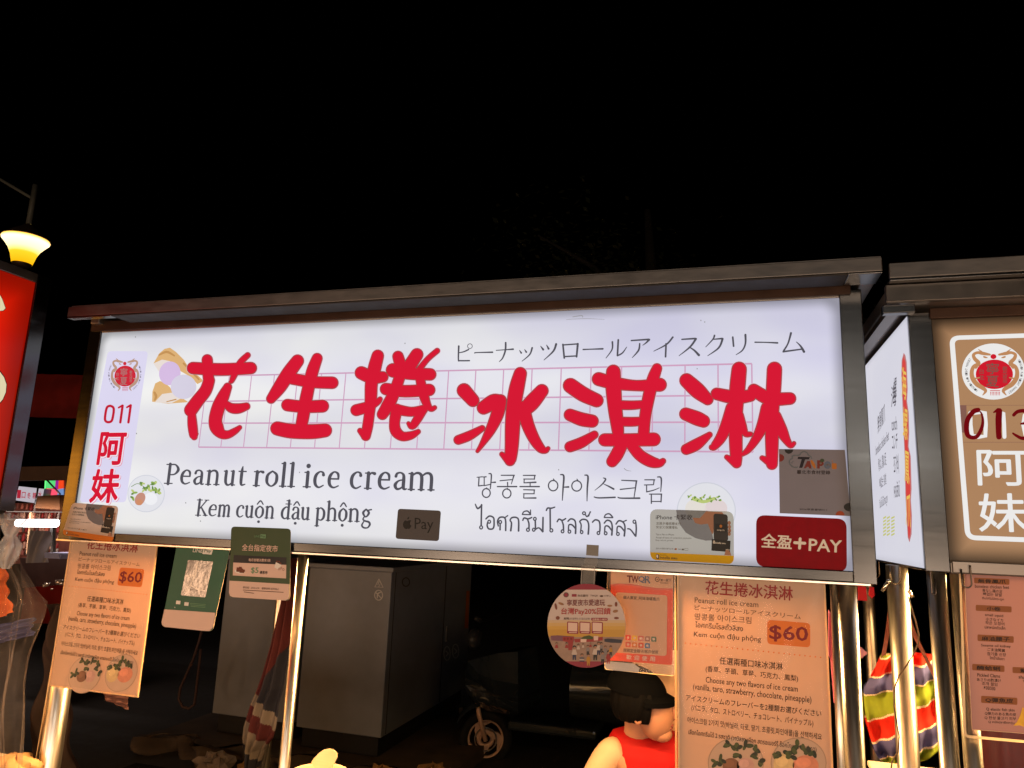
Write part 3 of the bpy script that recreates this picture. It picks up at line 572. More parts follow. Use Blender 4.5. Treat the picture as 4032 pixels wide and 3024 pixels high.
c8 = crop(3640, 1250, .3013)
b = MB(); Wl = glow('lit_white_print', lin((236, 234, 232)))
pr = PY(.0058)
o_ = [Vector((2.597, 0, 2.128)), Vector((3.3, 0, 2.128)), Vector((3.3, 0, 1.642)), Vector((2.597, 0, 1.642))]
def band(x0, x1, z0, z1, r, t):
    pts = rounded([(x0, z1), (x1, z1), (x1, z0), (x0, z0)], r, 8); inn = rounded([(x0+t, z1-t), (x1-t, z1-t), (x1-t, z0+t), (x0+t, z0+t)], r-t, 8); n = len(pts)
    b.add([(x, .0053, z) for x, z in pts]+[(x, .0053, z) for x, z in inn], [(i, (i+1) % n, n+(i+1) % n, n+i) for i in range(n)], Wl)
A0, A1 = pr.p(c8(322, 245)), pr.p(c8(412, 1660)); zt = pr.p(c8(700, 228)).z; zb = pr.p((3780, 2125)).z
band(A0.x, A0.x+.56, zb, zt, .022, .0105); b.build('border', pan2)
emblem(pr, c8, 900, 707, 412, 367, glow('lit_emblem_red2', lin((206, 28, 44))), glow('lit_dragon2', lin((190, 136, 92))), glow('lit_seal_glyph', lin((120, 84, 74))), glow('lit_ink2', lin((96, 92, 92))), pan2, Wl)
b = MB()
for q in ([(600,1250,28),(700,1238,28),(790,1245,28),(800,1400,28),(795,1550,28),(700,1560,28),(620,1540,28),(600,1400,28),(598,1260,28)], [(990,1240,20),(1030,1250,26),(1040,1400,26),(1045,1560,26)], [(1310,1280,26),(1290,1400,26),(1320,1540,26)]): b.stroke(pr, c8, q, Wl, .0004, straight=True)
for i, (ch, bl, br, tl) in enumerate((('阿', (3852, 1910), (4040, 1912), (3846, 1773)), ('妹', (3857, 2092), (4042, 2094), (3850, 1944)))): b.text(pr, ID, ch, bl, br, tl, Wl, .0004, .02)
b.build('lettering', pan2)
b = MB(); PT = glow('lit_brown_patch', lin((132, 92, 80)), 1, .1); b.poly(pr, c8, [(417,1150),(548,1150),(552,1340),(520,1420),(535,1505),(430,1505)], PT, .0002)
b.poly(pr, c8, [(415,1146),(1500,1146),(1500,1150),(415,1150)], PT, .0002); b.poly(pr, c8, [(440,1628),(1500,1628),(1500,1633),(440,1633)], PT, .0002); b.build('cover_sheet', pan2)
b = MB(); DR = glow('lit_dark_red_marker', lin((112, 10, 16)), 1, .1)
for i, q in enumerate(([(700,1210,30),(640,1230,32),(570,1320,32),(548,1420,34),(560,1530,32),(620,1570,26),(690,1550,26),(745,1450,24),(762,1350,18),(745,1260,12),(720,1225,8)],
          [(905,1240,10),(960,1210,26)], [(975,1225,40),(968,1330,42),(966,1480,36),(972,1560,36)], [(1165,1275,22),(1220,1230,24),(1320,1225,26),(1390,1290,34),(1340,1370,24),(1260,1390,12)], [(1330,1385,20),(1420,1450,36),(1390,1550,34),(1280,1580,24),(1200,1545,18),(1155,1515,12)])):
    b.stroke(pr, c8, q, DR, .0008+i*.00002)
b.build('number_lettering', pan2)
# side face
SIDE = lightbox('side_sign_acrylic', (.80, .79, .86), (.70, .69, .80), .004, .60, 1.592, 2.184, 'Y', .02, .9, .85, None, .03)
b = MB(); b.add([(2.4985, .006, 1.592), (2.4985, .60, 1.592), (2.4985, .60, 2.184), (2.4985, .006, 2.184)], [(0, 1, 2, 3)], SIDE); spn = b.build('side_panel', rst)
ps = PX(2.498, -1); c9 = crop(3400, 1200, .6637)
b = MB()
b.poly(ps, c9, [(240,285),(250,300),(258,340),(264,500),(260,570),(270,640),(273,760),(269,840),(282,900),(287,1090),(283,1160),(289,1250),(287,1360),(275,1410),(264,1380),(257,1260),(250,1120),(246,900),(240,780),(233,600),(226,420),(228,330)], glow('lit_banner_rim', lin((190, 120, 120))), .0006)
b.poly(ps, c9, [(241,305),(252,345),(258,500),(255,570),(264,640),(267,760),(264,840),(276,900),(281,1090),(278,1160),(283,1250),(281,1350),(274,1390),(268,1370),(262,1260),(255,1120),(251,900),(245,780),(239,600),(232,420),(233,340)], glow('lit_banner_red', lin((212, 70, 66))), .0009)
YL = glow('lit_yellow_glyph', lin((230, 190, 92)))
for ch, y0, y1, dx in (('海', 370, 560, -2), ('螺', 610, 800, 6), ('鳳', 870, 1060, 16), ('爪', 1120, 1320, 24)):
    b.text(ps, c9, ch, (231+dx, y1-12), (259+dx, y1+8), (231+dx, y0-6), YL, .0012, .02)
b.build('banner', spn)
b = MB(); IK = glow('lit_side_ink', lin((92, 88, 96)))
for s_, bl, br, tl in (('海', (166, 610), (196, 596), (166, 486)), ('螺', (180, 560), (198, 545), (180, 440)), ('conch', (170, 748), (202, 740), (166, 672)), ('コンチ', (172, 862), (205, 852), (170, 772)), ('조가비', (182, 1008), (212, 1000), (178, 895)), ('หอยสังข์', (184, 1145), (218, 1138), (180, 1050)),
      ('無骨鳳爪', (86, 768), (130, 690), (84, 662)), ('boneless chicken feet', (74, 895), (152, 800), (74, 838)), ('骨なし鶏の足', (92, 990), (138, 950), (88, 915)), ('뼈없는 닭발', (98, 1092), (138, 1062), (95, 1030)), ('ตีนไก่ไม่มีกระดูก', (98, 1225), (145, 1190), (96, 1150))):
    b.text(ps, c9, s_, bl, br, tl, IK, .0006, .015)
GY = glow('lit_green_yellow', lin((196, 196, 120)))
for x0, x1 in ((118, 136), (140, 158), (166, 186)):
    for k in range(6): b.poly(ps, c9, [(x0, 1262+k*20), (x1, 1252+k*20), (x1, 1262+k*20), (x0, 1273+k*20)], GY, .0006)
b.build('lettering', spn)
# roof of the right stall
b = MB(); GUT = MATS['weathered_gutter_steel']
b.box((2.442, -.112, 2.243), (4.6, -.10, 2.280), GUT); b.box((2.442, -.112, 2.236), (4.6, -.05, 2.2425), STEEL); b.build('canopy_gutter', rst, .002)
b = MB(); b.box((2.437, -.088, 2.193), (4.6, -.07, 2.2355), mat('beam_steel', (.10, .088, .08), .35, .9, .3)); b.box((2.432, -.07, 2.172), (2.50, -.045, 2.1925), STEEL); b.build('canopy_beam', rst, .002)
b = MB(); b.box((2.447, -.0695, 2.200), (4.6, 1.25, 2.236), mat('roof_underside', (.34, .31, .30), .35, .9, .35, 5)); b.build('roof_sheet', rst)
b = MB(); b.box((2.452, -.03, 2.186), (2.478, 1.2, 2.1995), STEEL_D); b.build('roof_rail', rst)
for x, y, r in ((2.50, .30, .026), (2.527, .030, .0195), (2.576, .040, .0185), (2.60, .16, .010), (4.3, .03, .02), (4.3, 1.1, .02), (2.56, 1.1, .02)):
    b = MB(); b.tube([(x, y, .02), (x, y, 1.586 if y < .5 else 2.2)], r, STEEL_V, 28); b.build('post', rst)
def hook(x, y, z, h, rr, ang):
    c, s_ = math.cos(ang), math.sin(ang); pts = [(x, y, z+.004)]+[(x, y, z)]
    for i in range(9): a = math.pi+math.pi*i/8; pts.append((x+(rr+rr*math.cos(a))*c, y+(rr+rr*math.cos(a))*s_, z-h+rr*math.sin(a)))
    pts.append((x+2*rr*c, y+2*rr*s_, z-h+.03))
    b = MB(); b.tube(pts, .0018, mat('dark_wire', (.10, .085, .075), .35, .9), 8); b.build('hook', rst)
hook(2.496, .24, 1.586, .03, .016, 2.2); hook(2.585, -.014, 1.60, .035, .009, 3.1); hook(2.494, .50, 1.586, .03, .014, 1.9); hook(2.512, .012, 1.59, .05, .004, 0)
b = MB(); b.box((2.42, .30, 1.058), (4.2, .40, 1.072), mat('pale_board', (.62, .5, .36), .6, 0, .2)); b.box((2.46, .31, .1), (4.2, .39, 1.058), STEEL_D); b.build('counter', rst, .003)
# red plastic curtain and dark tray under the tan sign
b = MB()
b.grid(lambda u, v: Vector((2.66+u*.9, .30+.012*math.sin(u*26), 1.09+v*.24)), 60, 4, mat('dark_red_sheet', (.10, .012, .012), .3, 0, .4, 5, .3)); b.build('front_skirt', rst)

# ================================================================== LEFT STALL (red side sign)
LX = -0.05
lst = thing('market_stall', (-.9, -.3, 0), 'market stall with a glowing red lit side sign in a steel frame', 'market stall')
pl = PX(LX, 1)
ye = pl.p((208, 1099)).y; zt_ = pl.p((208, 1099)).z; zb_ = 1.635
b = MB()
b.box((LX-.03, ye-.052, zb_), (LX, ye, zt_), STEEL); b.box((LX-.03, -1.2, zt_-.030), (LX-.0015, ye-.052, zt_), STEEL_D); b.box((LX-.03, -1.2, zb_), (LX-.0015, ye-.052, zb_+.025), STEEL_D)
b.build('sign_frame', lst, .002)
REDP = lightbox('red_sign_acrylic', lin((240, 44, 6)), lin((218, 10, 4)), -1.2, ye-.05, zb_+.03, zt_-.04, 'Y', .16, 1.2, .30, None, .06)
b = MB(); b.add([(LX-.008, -1.2, zb_+.02), (LX-.008, ye-.05, zb_+.02), (LX-.008, ye-.05, zt_-.028), (LX-.008, -1.2, zt_-.028)], [(0, 1, 2, 3)], REDP); rp = b.build('sign_panel', lst)
b = MB(); CRM = glow('lit_cream_glyph', lin((226, 212, 172))); INK = glow('lit_black_outline', (.006, .004, .004))
prd = PX(LX-.008, 1)
for pts, g in (([(-70,262,0),(0,262,0)], 0),):
    pass
for P_ in ([(-80,262),(-2,262),(14,290),(27,325),(38,356),(22,372),(0,374),(-30,392),(-80,400)], [(-80,735),(0,762),(28,800),(45,850),(40,905),(18,955),(0,976),(-40,1000),(-80,1005)]):
    cx_ = sum(x for x, _ in P_)/len(P_); cy_ = sum(y for _, y in P_)/len(P_)
    b.poly(prd, c0, P_, INK, .0006); b.poly(prd, c0, [(x+(cx_-x)*.09, y+(cy_-y)*.075) for x, y in P_], CRM, .0010)
b.build('lettering', rp)
for x, y in ((LX-.03, ye-.03), (-1.5, -.2), (-1.5, -1.1)):
    b = MB(); b.tube([(x, y, .02), (x, y, zb_)], .018, STEEL_V, 20); b.build('post', lst)
b = MB(); b.box((-1.5, -1.1, .78), (-.16, .2, .82), mat('pale_board', (.62, .5, .36))); b.box((-1.46, -1.06, .1), (-.2, .16, .78), STEEL_D); b.build('counter', lst, .004)

# clear rain sheet tied up under the red sign
CL = clear('clear_plastic_sheet', (.55, .42, .32), .12, .10, .7)
b = MB()
prof = [(2150,-30,52),(2230,-40,70),(2320,-50,130),(2370,-60,172),(2430,-60,158),(2560,-60,120),(2700,-60,100),(2860,-60,90),(3050,-60,88),(3200,-60,92)]
def sheet(u, v):
    k = v*(len(prof)-1); i = min(int(k), len(prof)-2); t = k-i
    y, xa, xb = [prof[i][j]+(prof[i+1][j]-prof[i][j])*t for j in range(3)]
    P = PY(-.10).p((xa+(xb-xa)*u, y)); P.y += .010*math.sin(u*13+v*4)+.006*math.sin(u*37+v*9)+.006*math.sin(v*19+u*6); return P
b.grid(sheet, 50, 60, CL)
hem = mat('sheet_hem', (.55, .36, .2), .4, 0, .3, 20)
tag(b.build('plastic_sheet'), 'clear wrinkled plastic rain sheet tied below the red lit sign', 'plastic sheet')
b = MB()
def knot(u, v):
    a = u*2*math.pi; q = [(2020,20,14),(2045,58,38),(2080,45,26),(2110,40,16),(2150,34,36),(2200,28,30),(2240,24,10)]
    k = v*(len(q)-1); i = min(int(k), len(q)-2); t = k-i; y, x, r = [q[i][j]+(q[i+1][j]-q[i][j])*t for j in range(3)]
    r *= 1+.22*math.sin(a*5+v*7); P = PY(-.14).p((x+r*math.cos(a), y)); P.y += .022*math.sin(a)*r/30; return P
b.grid(knot, 40, 24, clear('white_plastic_film', (.62, .60, .60), .42, .2, .7))
tag(settle(b.build('plastic_bag')), 'crumpled whitish plastic bag knotted beside the steel frame of the red sign', 'plastic bag')
# crumpled warm-lit packets on the left counter
b = MB(); random.seed(3)
def packet(cx, cz, sx, sz, y):
    def fn(u, v):
        a, e = u*2*math.pi, (v-.5)*math.pi; k = 1+.16*math.sin(a*5+v*9)+.10*math.sin(a*11+v*21)
        return Vector((cx+sx*k*math.cos(e)*math.cos(a), y+.06*k*math.cos(e)*math.sin(a), cz+sz*k*math.sin(e)))
    return fn
ct = PY(.0).p((60, 3005)); b.grid(packet(ct.x, ct.z-.015, .07, .035, .0), 40, 20, mat('peach_paper', (.62, .36, .16), .5, 0, .3, 30, .4))
tag(settle(b.build('paper_packet')), 'crumpled peach paper packet at the foot of the clear plastic sheet', 'packet')
b = MB(); ct = PY(.12).p((118, 3010)); b.grid(packet(ct.x, ct.z-.02, .05, .03, .12), 40, 20, mat('cream_paper', (.72, .56, .34), .5, 0, .25, 40, .4))
tag(settle(b.build('paper_packet')), 'pale cream paper packet just left of the left post base', 'packet')

# ================================================================== MENU BOARDS
PAPER = mat('menu_paper', (.66, .46, .34), .45, 0, .10, 5, .02, .35, .0)
FILM = clear('glossy_film', (.5, .4, .3), .035, .07)
PAPEREDGE = mat('acrylic_edge', (.85, .62, .38), .25, 0, .1, 9, 0, .4)
MR = mat('menu_red_ink', (.26, .008, .014), .5); MBR = mat('menu_brown_ink', (.085, .048, .035), .55); MK = mat('menu_black_ink', (.02, .012, .012), .55)
MO = mat('menu_orange_box', (.72, .17, .018), .5, 0, .08); MDR = mat('menu_price_red', (.22, .006, .008), .5)
cm = crop(2650, 2250, .46642)
def menu(dx, dz, x0, x1, z0, lab):
    t = thing('menu_board', (x0+(x1-x0)/2, .03, z0), lab, 'menu board', 'laminated ice cream menu boards')
    class S_:                                     # the same print, shifted along the plane
        def p(s, q, off=0.0):
            P = PY(.03).p(q, off); P.x += dx; P.z += dz; return P
    S = S_()
    b = MB(); b.box((x0, .0302, z0), (x1, .0322, 1.70 if dx else 1.66), PAPER); b.build('page', t)
    b = MB(); e = .0045; top = 1.70
    b.box((x0-e, .0290, z0-e), (x0-.0003, .0335, top), PAPEREDGE); b.box((x1+.0003, .0290, z0-e), (x1+e, .0335, top), PAPEREDGE); b.box((x0-.0003, .0291, z0-e), (x1+.0003, .0334, z0-.0003), PAPEREDGE); b.build('clear_sleeve', t)
    b = MB(); random.seed(x0)                     # the thin wavy film over the print
    b.grid(lambda u, v: Vector((x0+.002+(x1-x0-.004)*u, .0272+.0006*math.sin(u*9+v*4)+.0005*math.sin(v*17+u*6)+.0004*math.sin(u*31-v*12), z0+.002+(1.56-z0)*v)), 60, 90, FILM); b.build('clear_film', t)
    L = [('花生捲冰淇淋', (272,190), (1010,247), (276,76), MR, .022), ('Peanut roll ice cream', (183,263), (720,303), (184,217), MBR, .004), ('ピーナッツロールアイスクリーム', (183,325), (1078,405), (183,282), MBR, .008), ('땅콩롤 아이스크림', (183,408), (660,442), (185,352), MBR, .008),
         ('ไอศกรีมโรลถั่วลิสง', (186,470), (590,506), (188,420), MK, .018), ('Kem cuộn đậu phộng', (175,560), (742,606), (178,503), MK, .006), ('任選兩種口味冰淇淋', (392,782), (925,835), (394,720), MK, .014), ('(香草、芋頭、草莓、巧克力、鳳梨)', (275,852), (1055,938), (277,794), MK, .012),
         ('Choose any two flavors of ice cream', (275,952), (1053,1032), (277,888), MK, .006), ('(vanilla, taro, strawberry, chocolate, pineapple)', (168,1010), (1168,1126), (170,942), MK, .006), ('アイスクリームのフレーバーを2種類お選びください', (108,1090), (1250,1228), (112,1038), MK, .012),
         ('(バニラ、タロ、ストロベリー、チョコレート、パイナップル)', (155,1182), (1183,1318), (158,1120), MK, .012), ('아이스크림 2가지 맛(바닐라, 타로, 딸기, 초콜릿,파인애플)을 선택하세요', (120,1285), (1255,1432), (122,1225), MK, .012),
         ('เลือกไอศกรีมได้ 2 รสชาติ (วานิลลา เผือก สตรอเบอร์รี่ ช็อคโกแลต สับปะรด)', (130,1384), (1210,1532), (133,1328), MK, .02)]
    for s_, bl, br, tl, m, bo in L: b = MB(); b.text(S, cm, s_, bl, br, tl, m, .0010, bo); b.build('text_line', t)
    b = MB()
    for i in range(27): b.ell(S, cm, 105+1140*i/26, 605+120*i/26, 6, 6, MO, .0010, 8)
    b.build('dotted_line', t)
    b = MB(); b.rrect(S, cm, [(795,408), (1158,436), (1158,642), (795,612)], 36, MO, .0010); b.text(S, cm, '$60', (815,585), (1138,606), (815,452), MDR, .0014, .03); b.build('price_box', t)
    b = MB(); random.seed(11)
    pl1, pl2 = mat('menu_plate', (.56, .36, .25), .5), mat('menu_plate_rim', (.42, .27, .18), .5)
    LV = [mat('menu_leaf_a', (.045, .06, .02), .5), mat('menu_leaf_b', (.07, .085, .025), .5), mat('menu_leaf_c', (.025, .03, .016), .5)]
    for cx, sc in ((530, (('menu_choc', (.22, .09, .045), 490, 1640, 72, 66), ('menu_taro', (.55, .30, .24), 612, 1642, 74, 70))), (1060, (('menu_vanilla', (.66, .44, .20), 935, 1628, 88, 92), ('menu_strawberry', (.66, .23, .13), 1120, 1640, 110, 90)))):
        b.ell(S, cm, cx, 1618, 236, 218, pl2, .0008, 40); b.ell(S, cm, cx, 1618, 228, 210, pl1, .0010, 40)
        for nm, c_, x, y, rx, ry in sc: b.ell(S, cm, x, y, rx, ry, mat(nm, c_, .5, 0, .3, 60), .0012, 24); b.ell(S, cm, x-rx*.2, y-ry*.3, rx*.6, ry*.5, mat(nm+'_top', tuple(min(1, v*1.2) for v in c_), .5, 0, .3, 60), .0014, 20)
    leafy(b, S, cm, [(480,1462),(500,1480),(560,1545),(610,1470),(665,1555),(690,1500),(725,1600),(400,1580),(370,1612),(540,1500)], LV, .0016, 44)
    leafy(b, S, cm, [(860,1525),(890,1560),(960,1530),(1000,1560),(1050,1470),(1100,1500),(1150,1520),(1190,1530),(1010,1500)], LV, .0018, 40)
    b.build('food_picture', t)
    return t
menu(0, 0, 1.955, 2.288, 1.085, 'orange-lit ice cream menu priced at $60 hanging beside the right-hand posts')
menu(-1.925, .02, .026, .362, 1.105, 'orange-lit ice cream menu priced at $60 hanging on the left post')

# pink menu of the right stall
t = thing('menu_board', (2.78, .0, 1.19), 'pinkish dish menu with brown title bars in clear acrylic under the tan sign', 'menu board')
P7 = PY(.012); ca, cb = crop(3360, 2160, .3038), crop(3360, 2520, .3038)
PK = mat('pink_menu_paper', (.36, .17, .16), .35, 0, .08, 6, .02, .08, .0)
b = MB(); b.poly(P7, cb, [(1430, -1100), (1478, 0), (1536, 1160), (3600, 1330), (3600, -1100)], PK, .0002); b.build('page', t)
b = MB()
AC = clear('acrylic_sheet', (.75, .55, .40), .14, .08)
b.stroke(P7, cb, [(1370,-1080,14),(1412,0,16),(1438,1150,18),(1446,1215,18),(1480,1248,18),(2200,1312,18),(3600,1440,18)], PAPEREDGE, .002, straight=True)
b.stroke(P7, cb, [(1425,-1080,3),(1478,0,3),(1536,1158,3)], PAPEREDGE, .0008, straight=True); b.stroke(P7, cb, [(1536,1158,3),(2212,1210,3),(3600,1340,3)], PAPEREDGE, .0008, straight=True)
b.build('acrylic_frame', t)
BRW = mat('title_bar_brown', (.24, .075, .02), .45)
BR_ = [(ca, (1565,375,2022,470), '無骨鳳爪'), (ca, (1585,728,2050,828), '小卷'), (ca, (1608,1112,2078,1222), '麻油腰子'), (cb, (1540,308,1958,415), '醃蛤蜊'), (cb, (1655,722,2125,840), 'Q彈魚皮'), (cb, (2062,348,2560,450), '鯊魚煙')]
for K, (x0, y0, x1, y1), s_ in BR_:
    h = (y1-y0)*.78; d = (y1-y0)-h; b = MB(); b.rrect(P7, K, [(x0, y0), (x1, y0+d), (x1, y1), (x0, y1-d)], 18, BRW, .0006)
    mx_ = (x0+x1)/2; wd = 30*len(s_)+(60 if len(s_) > 2 else 30); b.text(P7, K, s_, (mx_-wd, y1-d*.5-h*.22), (mx_+wd, y1-h*.2), (mx_-wd, y0+d*.5+h*.12), MK, .0010, .03); b.build('title_bar', t)
TX = [(ca, 'boneless chicken feet', 1575, 2018, 510), (ca, '骨なし鶏の足', 1672, 1930, 565), (ca, '뼈없는 닭발', 1680, 1925, 610), (ca, 'ตีนไก่ไม่มีกระดูก', 1668, 1950, 668), (ca, 'small squid', 1705, 1940, 885), (ca, '小さなイカ', 1715, 1940, 938), (ca, '작은 오징어', 1710, 1955, 985), (ca, 'ปลาหมึกตัวเล็ก', 1700, 1968, 1038),
      (ca, 'Sesame oil kidney', 1655, 2038, 1280), (ca, 'ごま油腎臓', 1738, 1965, 1330), (ca, '참기름 신장', 1732, 1978, 1385), (ca, 'ไตน้ำมันงา', 1765, 1955, 1435), (cb, 'Pickled Clams', 1605, 1902, 475), (cb, 'あさりの酢漬け', 1600, 1912, 535), (cb, '조개 절임', 1665, 1865, 585), (cb, 'หอยดอง', 1692, 1838, 640),
      (cb, 'Q elastic fish skin', 1720, 2090, 920), (cb, 'Q弾力のある魚の皮', 1702, 2108, 975), (cb, 'Q 탄성 물고기 피부', 1700, 2108, 1030), (cb, 'Q หนังปลายืดหยุ่น', 1748, 2085, 1085), (cb, 'shark', 2140, 2290, 500), (cb, 'サメ', 2195, 2300, 560)]
for K, s_, x0, x1, y in TX: b = MB(); b.text(P7, K, s_, (x0, y-3), (x1, y+14), (x0, y-46), MK, .0008, .018); b.build('text_line', t)
b = MB(); b.poly(P7, cb, [(2070,1110),(2120,1060),(2150,1000),(2175,930),(2190,870),(2260,900),(2400,1100),(2300,1150),(2150,1105)], mat('yellow_food_print', (.75, .40, .04), .5, 0, .4, 60), .0009); b.build('food_picture', t)

# ================================================================== CARDS AND STICKERS
EDGE = mat('card_edge', (.62, .5, .4), .4)
def card(name, P, K, c4, r, base, lab, cat, th=.0015, offs=0.0, mat_=None):
    """a thin card with real thickness; returns its empty"""
    pts = rounded(c4, r, 6); A = [P.p(K(*q), offs) for q in pts]; n = len(A)
    c = sum(A, Vector())/n; lo = min(A, key=lambda v: v.z)
    t = thing(name, (c.x, c.y, lo.z), lab, cat)
    Bk = [P.p(K(*q), offs-th) for q in pts]
    b = MB(); E_ = EDGE if th > .001 else base; b.add(A, [tuple(range(n))], base); b.add(A+Bk, [(i, n+i, n+(i+1) % n, (i+1) % n) for i in range(n)], E_)
    if th > .001: b.add(Bk, [tuple(reversed(range(n)))], EDGE)
    b.build('card', t); return t
WH = mat('card_white_print', (.62, .60, .56), .45); PKW = mat('card_pale_pink', (.56, .40, .34), .45, 0, .06); GRN = mat('card_green', (.018, .088, .056), .42, 0, .1); GRD = mat('card_dark_green', (.030, .060, .026), .42, 0, .12)
NAVY = mat('card_navy', (.012, .014, .018), .45); GRT = mat('card_green_text', (.10, .22, .12), .5)
cg = crop(620, 2060, .26528)
PA = PY(.028)
t = card('payment_card', PA, cg, [(292, 300), (1085, 355), (815, 1610), (58, 1535)], 70, GRN, 'teal green payment card hanging tilted from the frame below the sign', 'payment card')
b = MB(); b.poly(PA, cg, [(104,1278),(862,1330),(838,1500),(815,1560),(770,1600),(720,1600),(110,1540),(70,1510),(62,1470)], PKW, .0004); b.build('footer_band', t)
b = MB(); b.text(PA, cg, 'LINE', (525, 428), (668, 440), (536, 372), WH, .0008, .015); b.rrect(PA, cg, [(688,362),(832,372),(805,466),(668,456)], 8, WH, .0006)
b.text(PA, cg, 'Pay', (692, 445), (795, 450), (702, 388), GRN, .0010, .015)
for x, y in ((308, 1175), (430, 1198)): b.rrect(PA, cg, [(x-25, y-28), (x+38, y-22), (x+30, y+30), (x-33, y+24)], 6, WH, .0006)
for i in range(3): b.stroke(PA, cg, [(490+i*4, 1190+i*22, 4), (715-i*2, 1206+i*22, 4)], GRT, .0006)
b.ell(PA, cg, 260, 1250, 6, 9, WH, .0006, 8); b.build('lettering', t)
b = MB(); FO = mat('foil_sleeve', (.26, .24, .235), .16, .3, .2, 14, .5); b.rrect(PA, cg, [(455,545),(828,570),(712,1102),(350,1070)], 20, FO, .0006)
for i, q in enumerate(([(600,570,9),(560,760,16),(495,920,8)], [(430,780,8),(500,790,10),(560,760,6)], [(495,920,10),(430,1000,12),(370,1060,5)], [(500,920,8),(600,980,14),(700,1000,8)], [(630,960,9),(640,1080,6)])): b.stroke(PA, cg, q, mat('foil_crease', (.45, .41, .38), .2, .2, .1, 20, .3), .0010+i*.00004)
b.text(PA, cg, 'Scan to pay', (480, 1005), (600, 1010), (486, 968), MBR, .0009, .01); b.build('clear_pocket', t)
PB = PY(-.010)
t = card('payment_card', PB, cg, [(1095, 48), (1978, 82), (1962, 1152), (1062, 1098)], 60, GRD, 'dark green night market payment card hung over the lower edge of the white sign', 'payment card')
b = MB(); b.poly(PB, cg, [(1069,853),(1960,905),(1957,1080),(1945,1125),(1900,1147),(1120,1098),(1078,1080),(1063,1030)], PKW, .0004); b.build('footer_band', t)
b = MB(); b.poly(PB, cg, [(1135,472),(1918,508),(1914,618),(1128,584)], NAVY, .0006); b.poly(PB, cg, [(1126,584),(1914,618),(1910,820),(1120,775)], PKW, .0006); b.build('coupon_box', t)
b = MB(); b.text(PB, cg, 'LINE', (1436, 207), (1515, 211), (1440, 178), GRT, .0008, .02); b.rrect(PB, cg, [(1530,162),(1612,166),(1608,228),(1526,222)], 6, GRT, .0007); b.text(PB, cg, 'Pay', (1536, 212), (1598, 216), (1540, 180), GRD, .0010, .02)
b.text(PB, cg, '全台指定夜市', (1255, 405), (1785, 430), (1262, 308), PKW, .0008, .02); b.text(PB, cg, '每月首購消費享5張', (1355, 566), (1678, 576), (1358, 522), PKW, .0010, .02)
b.text(PB, cg, '$5', (1390, 748), (1498, 752), (1396, 655), GRT, .0010, .03); b.text(PB, cg, '優惠券', (1518, 752), (1635, 758), (1522, 706), MK, .0010, .03)
b.text(PB, cg, '即日起 - 2024.6.30    優惠說明 送完為止', (1272, 968), (1805, 996), (1276, 936), MBR, .0008, .015)
for i, (a, c) in enumerate(((1275, 1870), (1290, 1430))): b.stroke(PB, cg, [(a, 992+i*28, 5), (c, 1026+i*14, 5)], MBR, .0008)
b.build('lettering', t)
b = MB(); CH = mat('food_brown', (.12, .03, .015), .5, 0, .4, 80)
b.ell(PB, cg, 1225, 715, 78, 32, WH, .0010, 24, .1)
for x, y in ((1200,675),(1235,665),(1215,700),(1255,690),(1280,705),(1240,720),(1270,722),(1195,705)): b.rrect(PB, cg, [(x-22,y-20),(x+20,y-16),(x+22,y+18),(x-20,y+16)], 6, CH, .0012+(x % 9)*.00002)
b.poly(PB, cg, [(1762,578),(1845,620),(1820,700),(1738,655)], WH, .0012)
for x, y in ((1778,568),(1810,570),(1832,596)): b.ell(PB, cg, x, y, 12, 13, CH, .0014, 12)
for x, y in ((1810,680),(1836,665),(1872,688)): b.ell(PB, cg, x, y, 16, 18, CH, .0014, 14); b.ell(PB, cg, x, y, 11, 13, PKW, .0016, 14)
b.build('food_picture', t)
# grey tap-to-pay sticker on the panel
PS_ = PY(.0050)
ck = crop(580, 1760, .5425)
t = card('payment_sticker', PS_, ck, [(1820, 448), (2132, 462), (2116, 684), (1802, 666)], 22, mat('sticker_grey', (.062, .056, .055), .5, 0, .08, 18, 0, .15), 'small dark grey sticker with a black fruit emblem on the white sign', 'sticker', .0003, .0004)
b = MB(); bk = mat('sticker_black_ink', (.004, .004, .004), .5)
b.poly(PS_, ck, [(1886,538),(1872,532),(1860,545),(1856,562),(1860,580),(1870,594),(1880,596),(1888,592),(1898,596),(1908,590),(1918,572),(1910,566),(1906,555),(1910,542),(1917,536),(1908,530),(1896,534)], bk, .0008)
b.poly(PS_, ck, [(1888,526),(1890,514),(1902,506),(1900,520)], bk, .0008); b.build('fruit_emblem', t)
b = MB(); b.text(PS_, ck, 'Pay', (1940, 620), (2076, 626), (1942, 514), bk, .0008, .0); b.build('lettering', t)
# red plus-pay sticker
cr = crop(2500, 1700, .79808)
t = card('payment_sticker', PS_, cr, [(598, 410), (1044, 430), (1046, 692), (598, 664)], 46, mat('sticker_deep_red', (.22, .004, .008), .4, 0, .25, 40, .1, .25, spec=.06), 'big deep red sticker with white lettering in the sign\'s lower right corner', 'sticker', .0003, .0004)
b = MB(); b.text(PS_, cr, '全盈', (622, 568), (772, 578), (626, 502), WH, .0008, .035); b.text(PS_, cr, 'PAY', (858, 586), (1018, 596), (860, 528), WH, .0008, .03)
b.stroke(PS_, cr, [(788,547,7),(838,550,7)], WH, .0008); b.stroke(PS_, cr, [(815,528,7),(812,574,7)], WH, .00082); b.build('lettering', t)
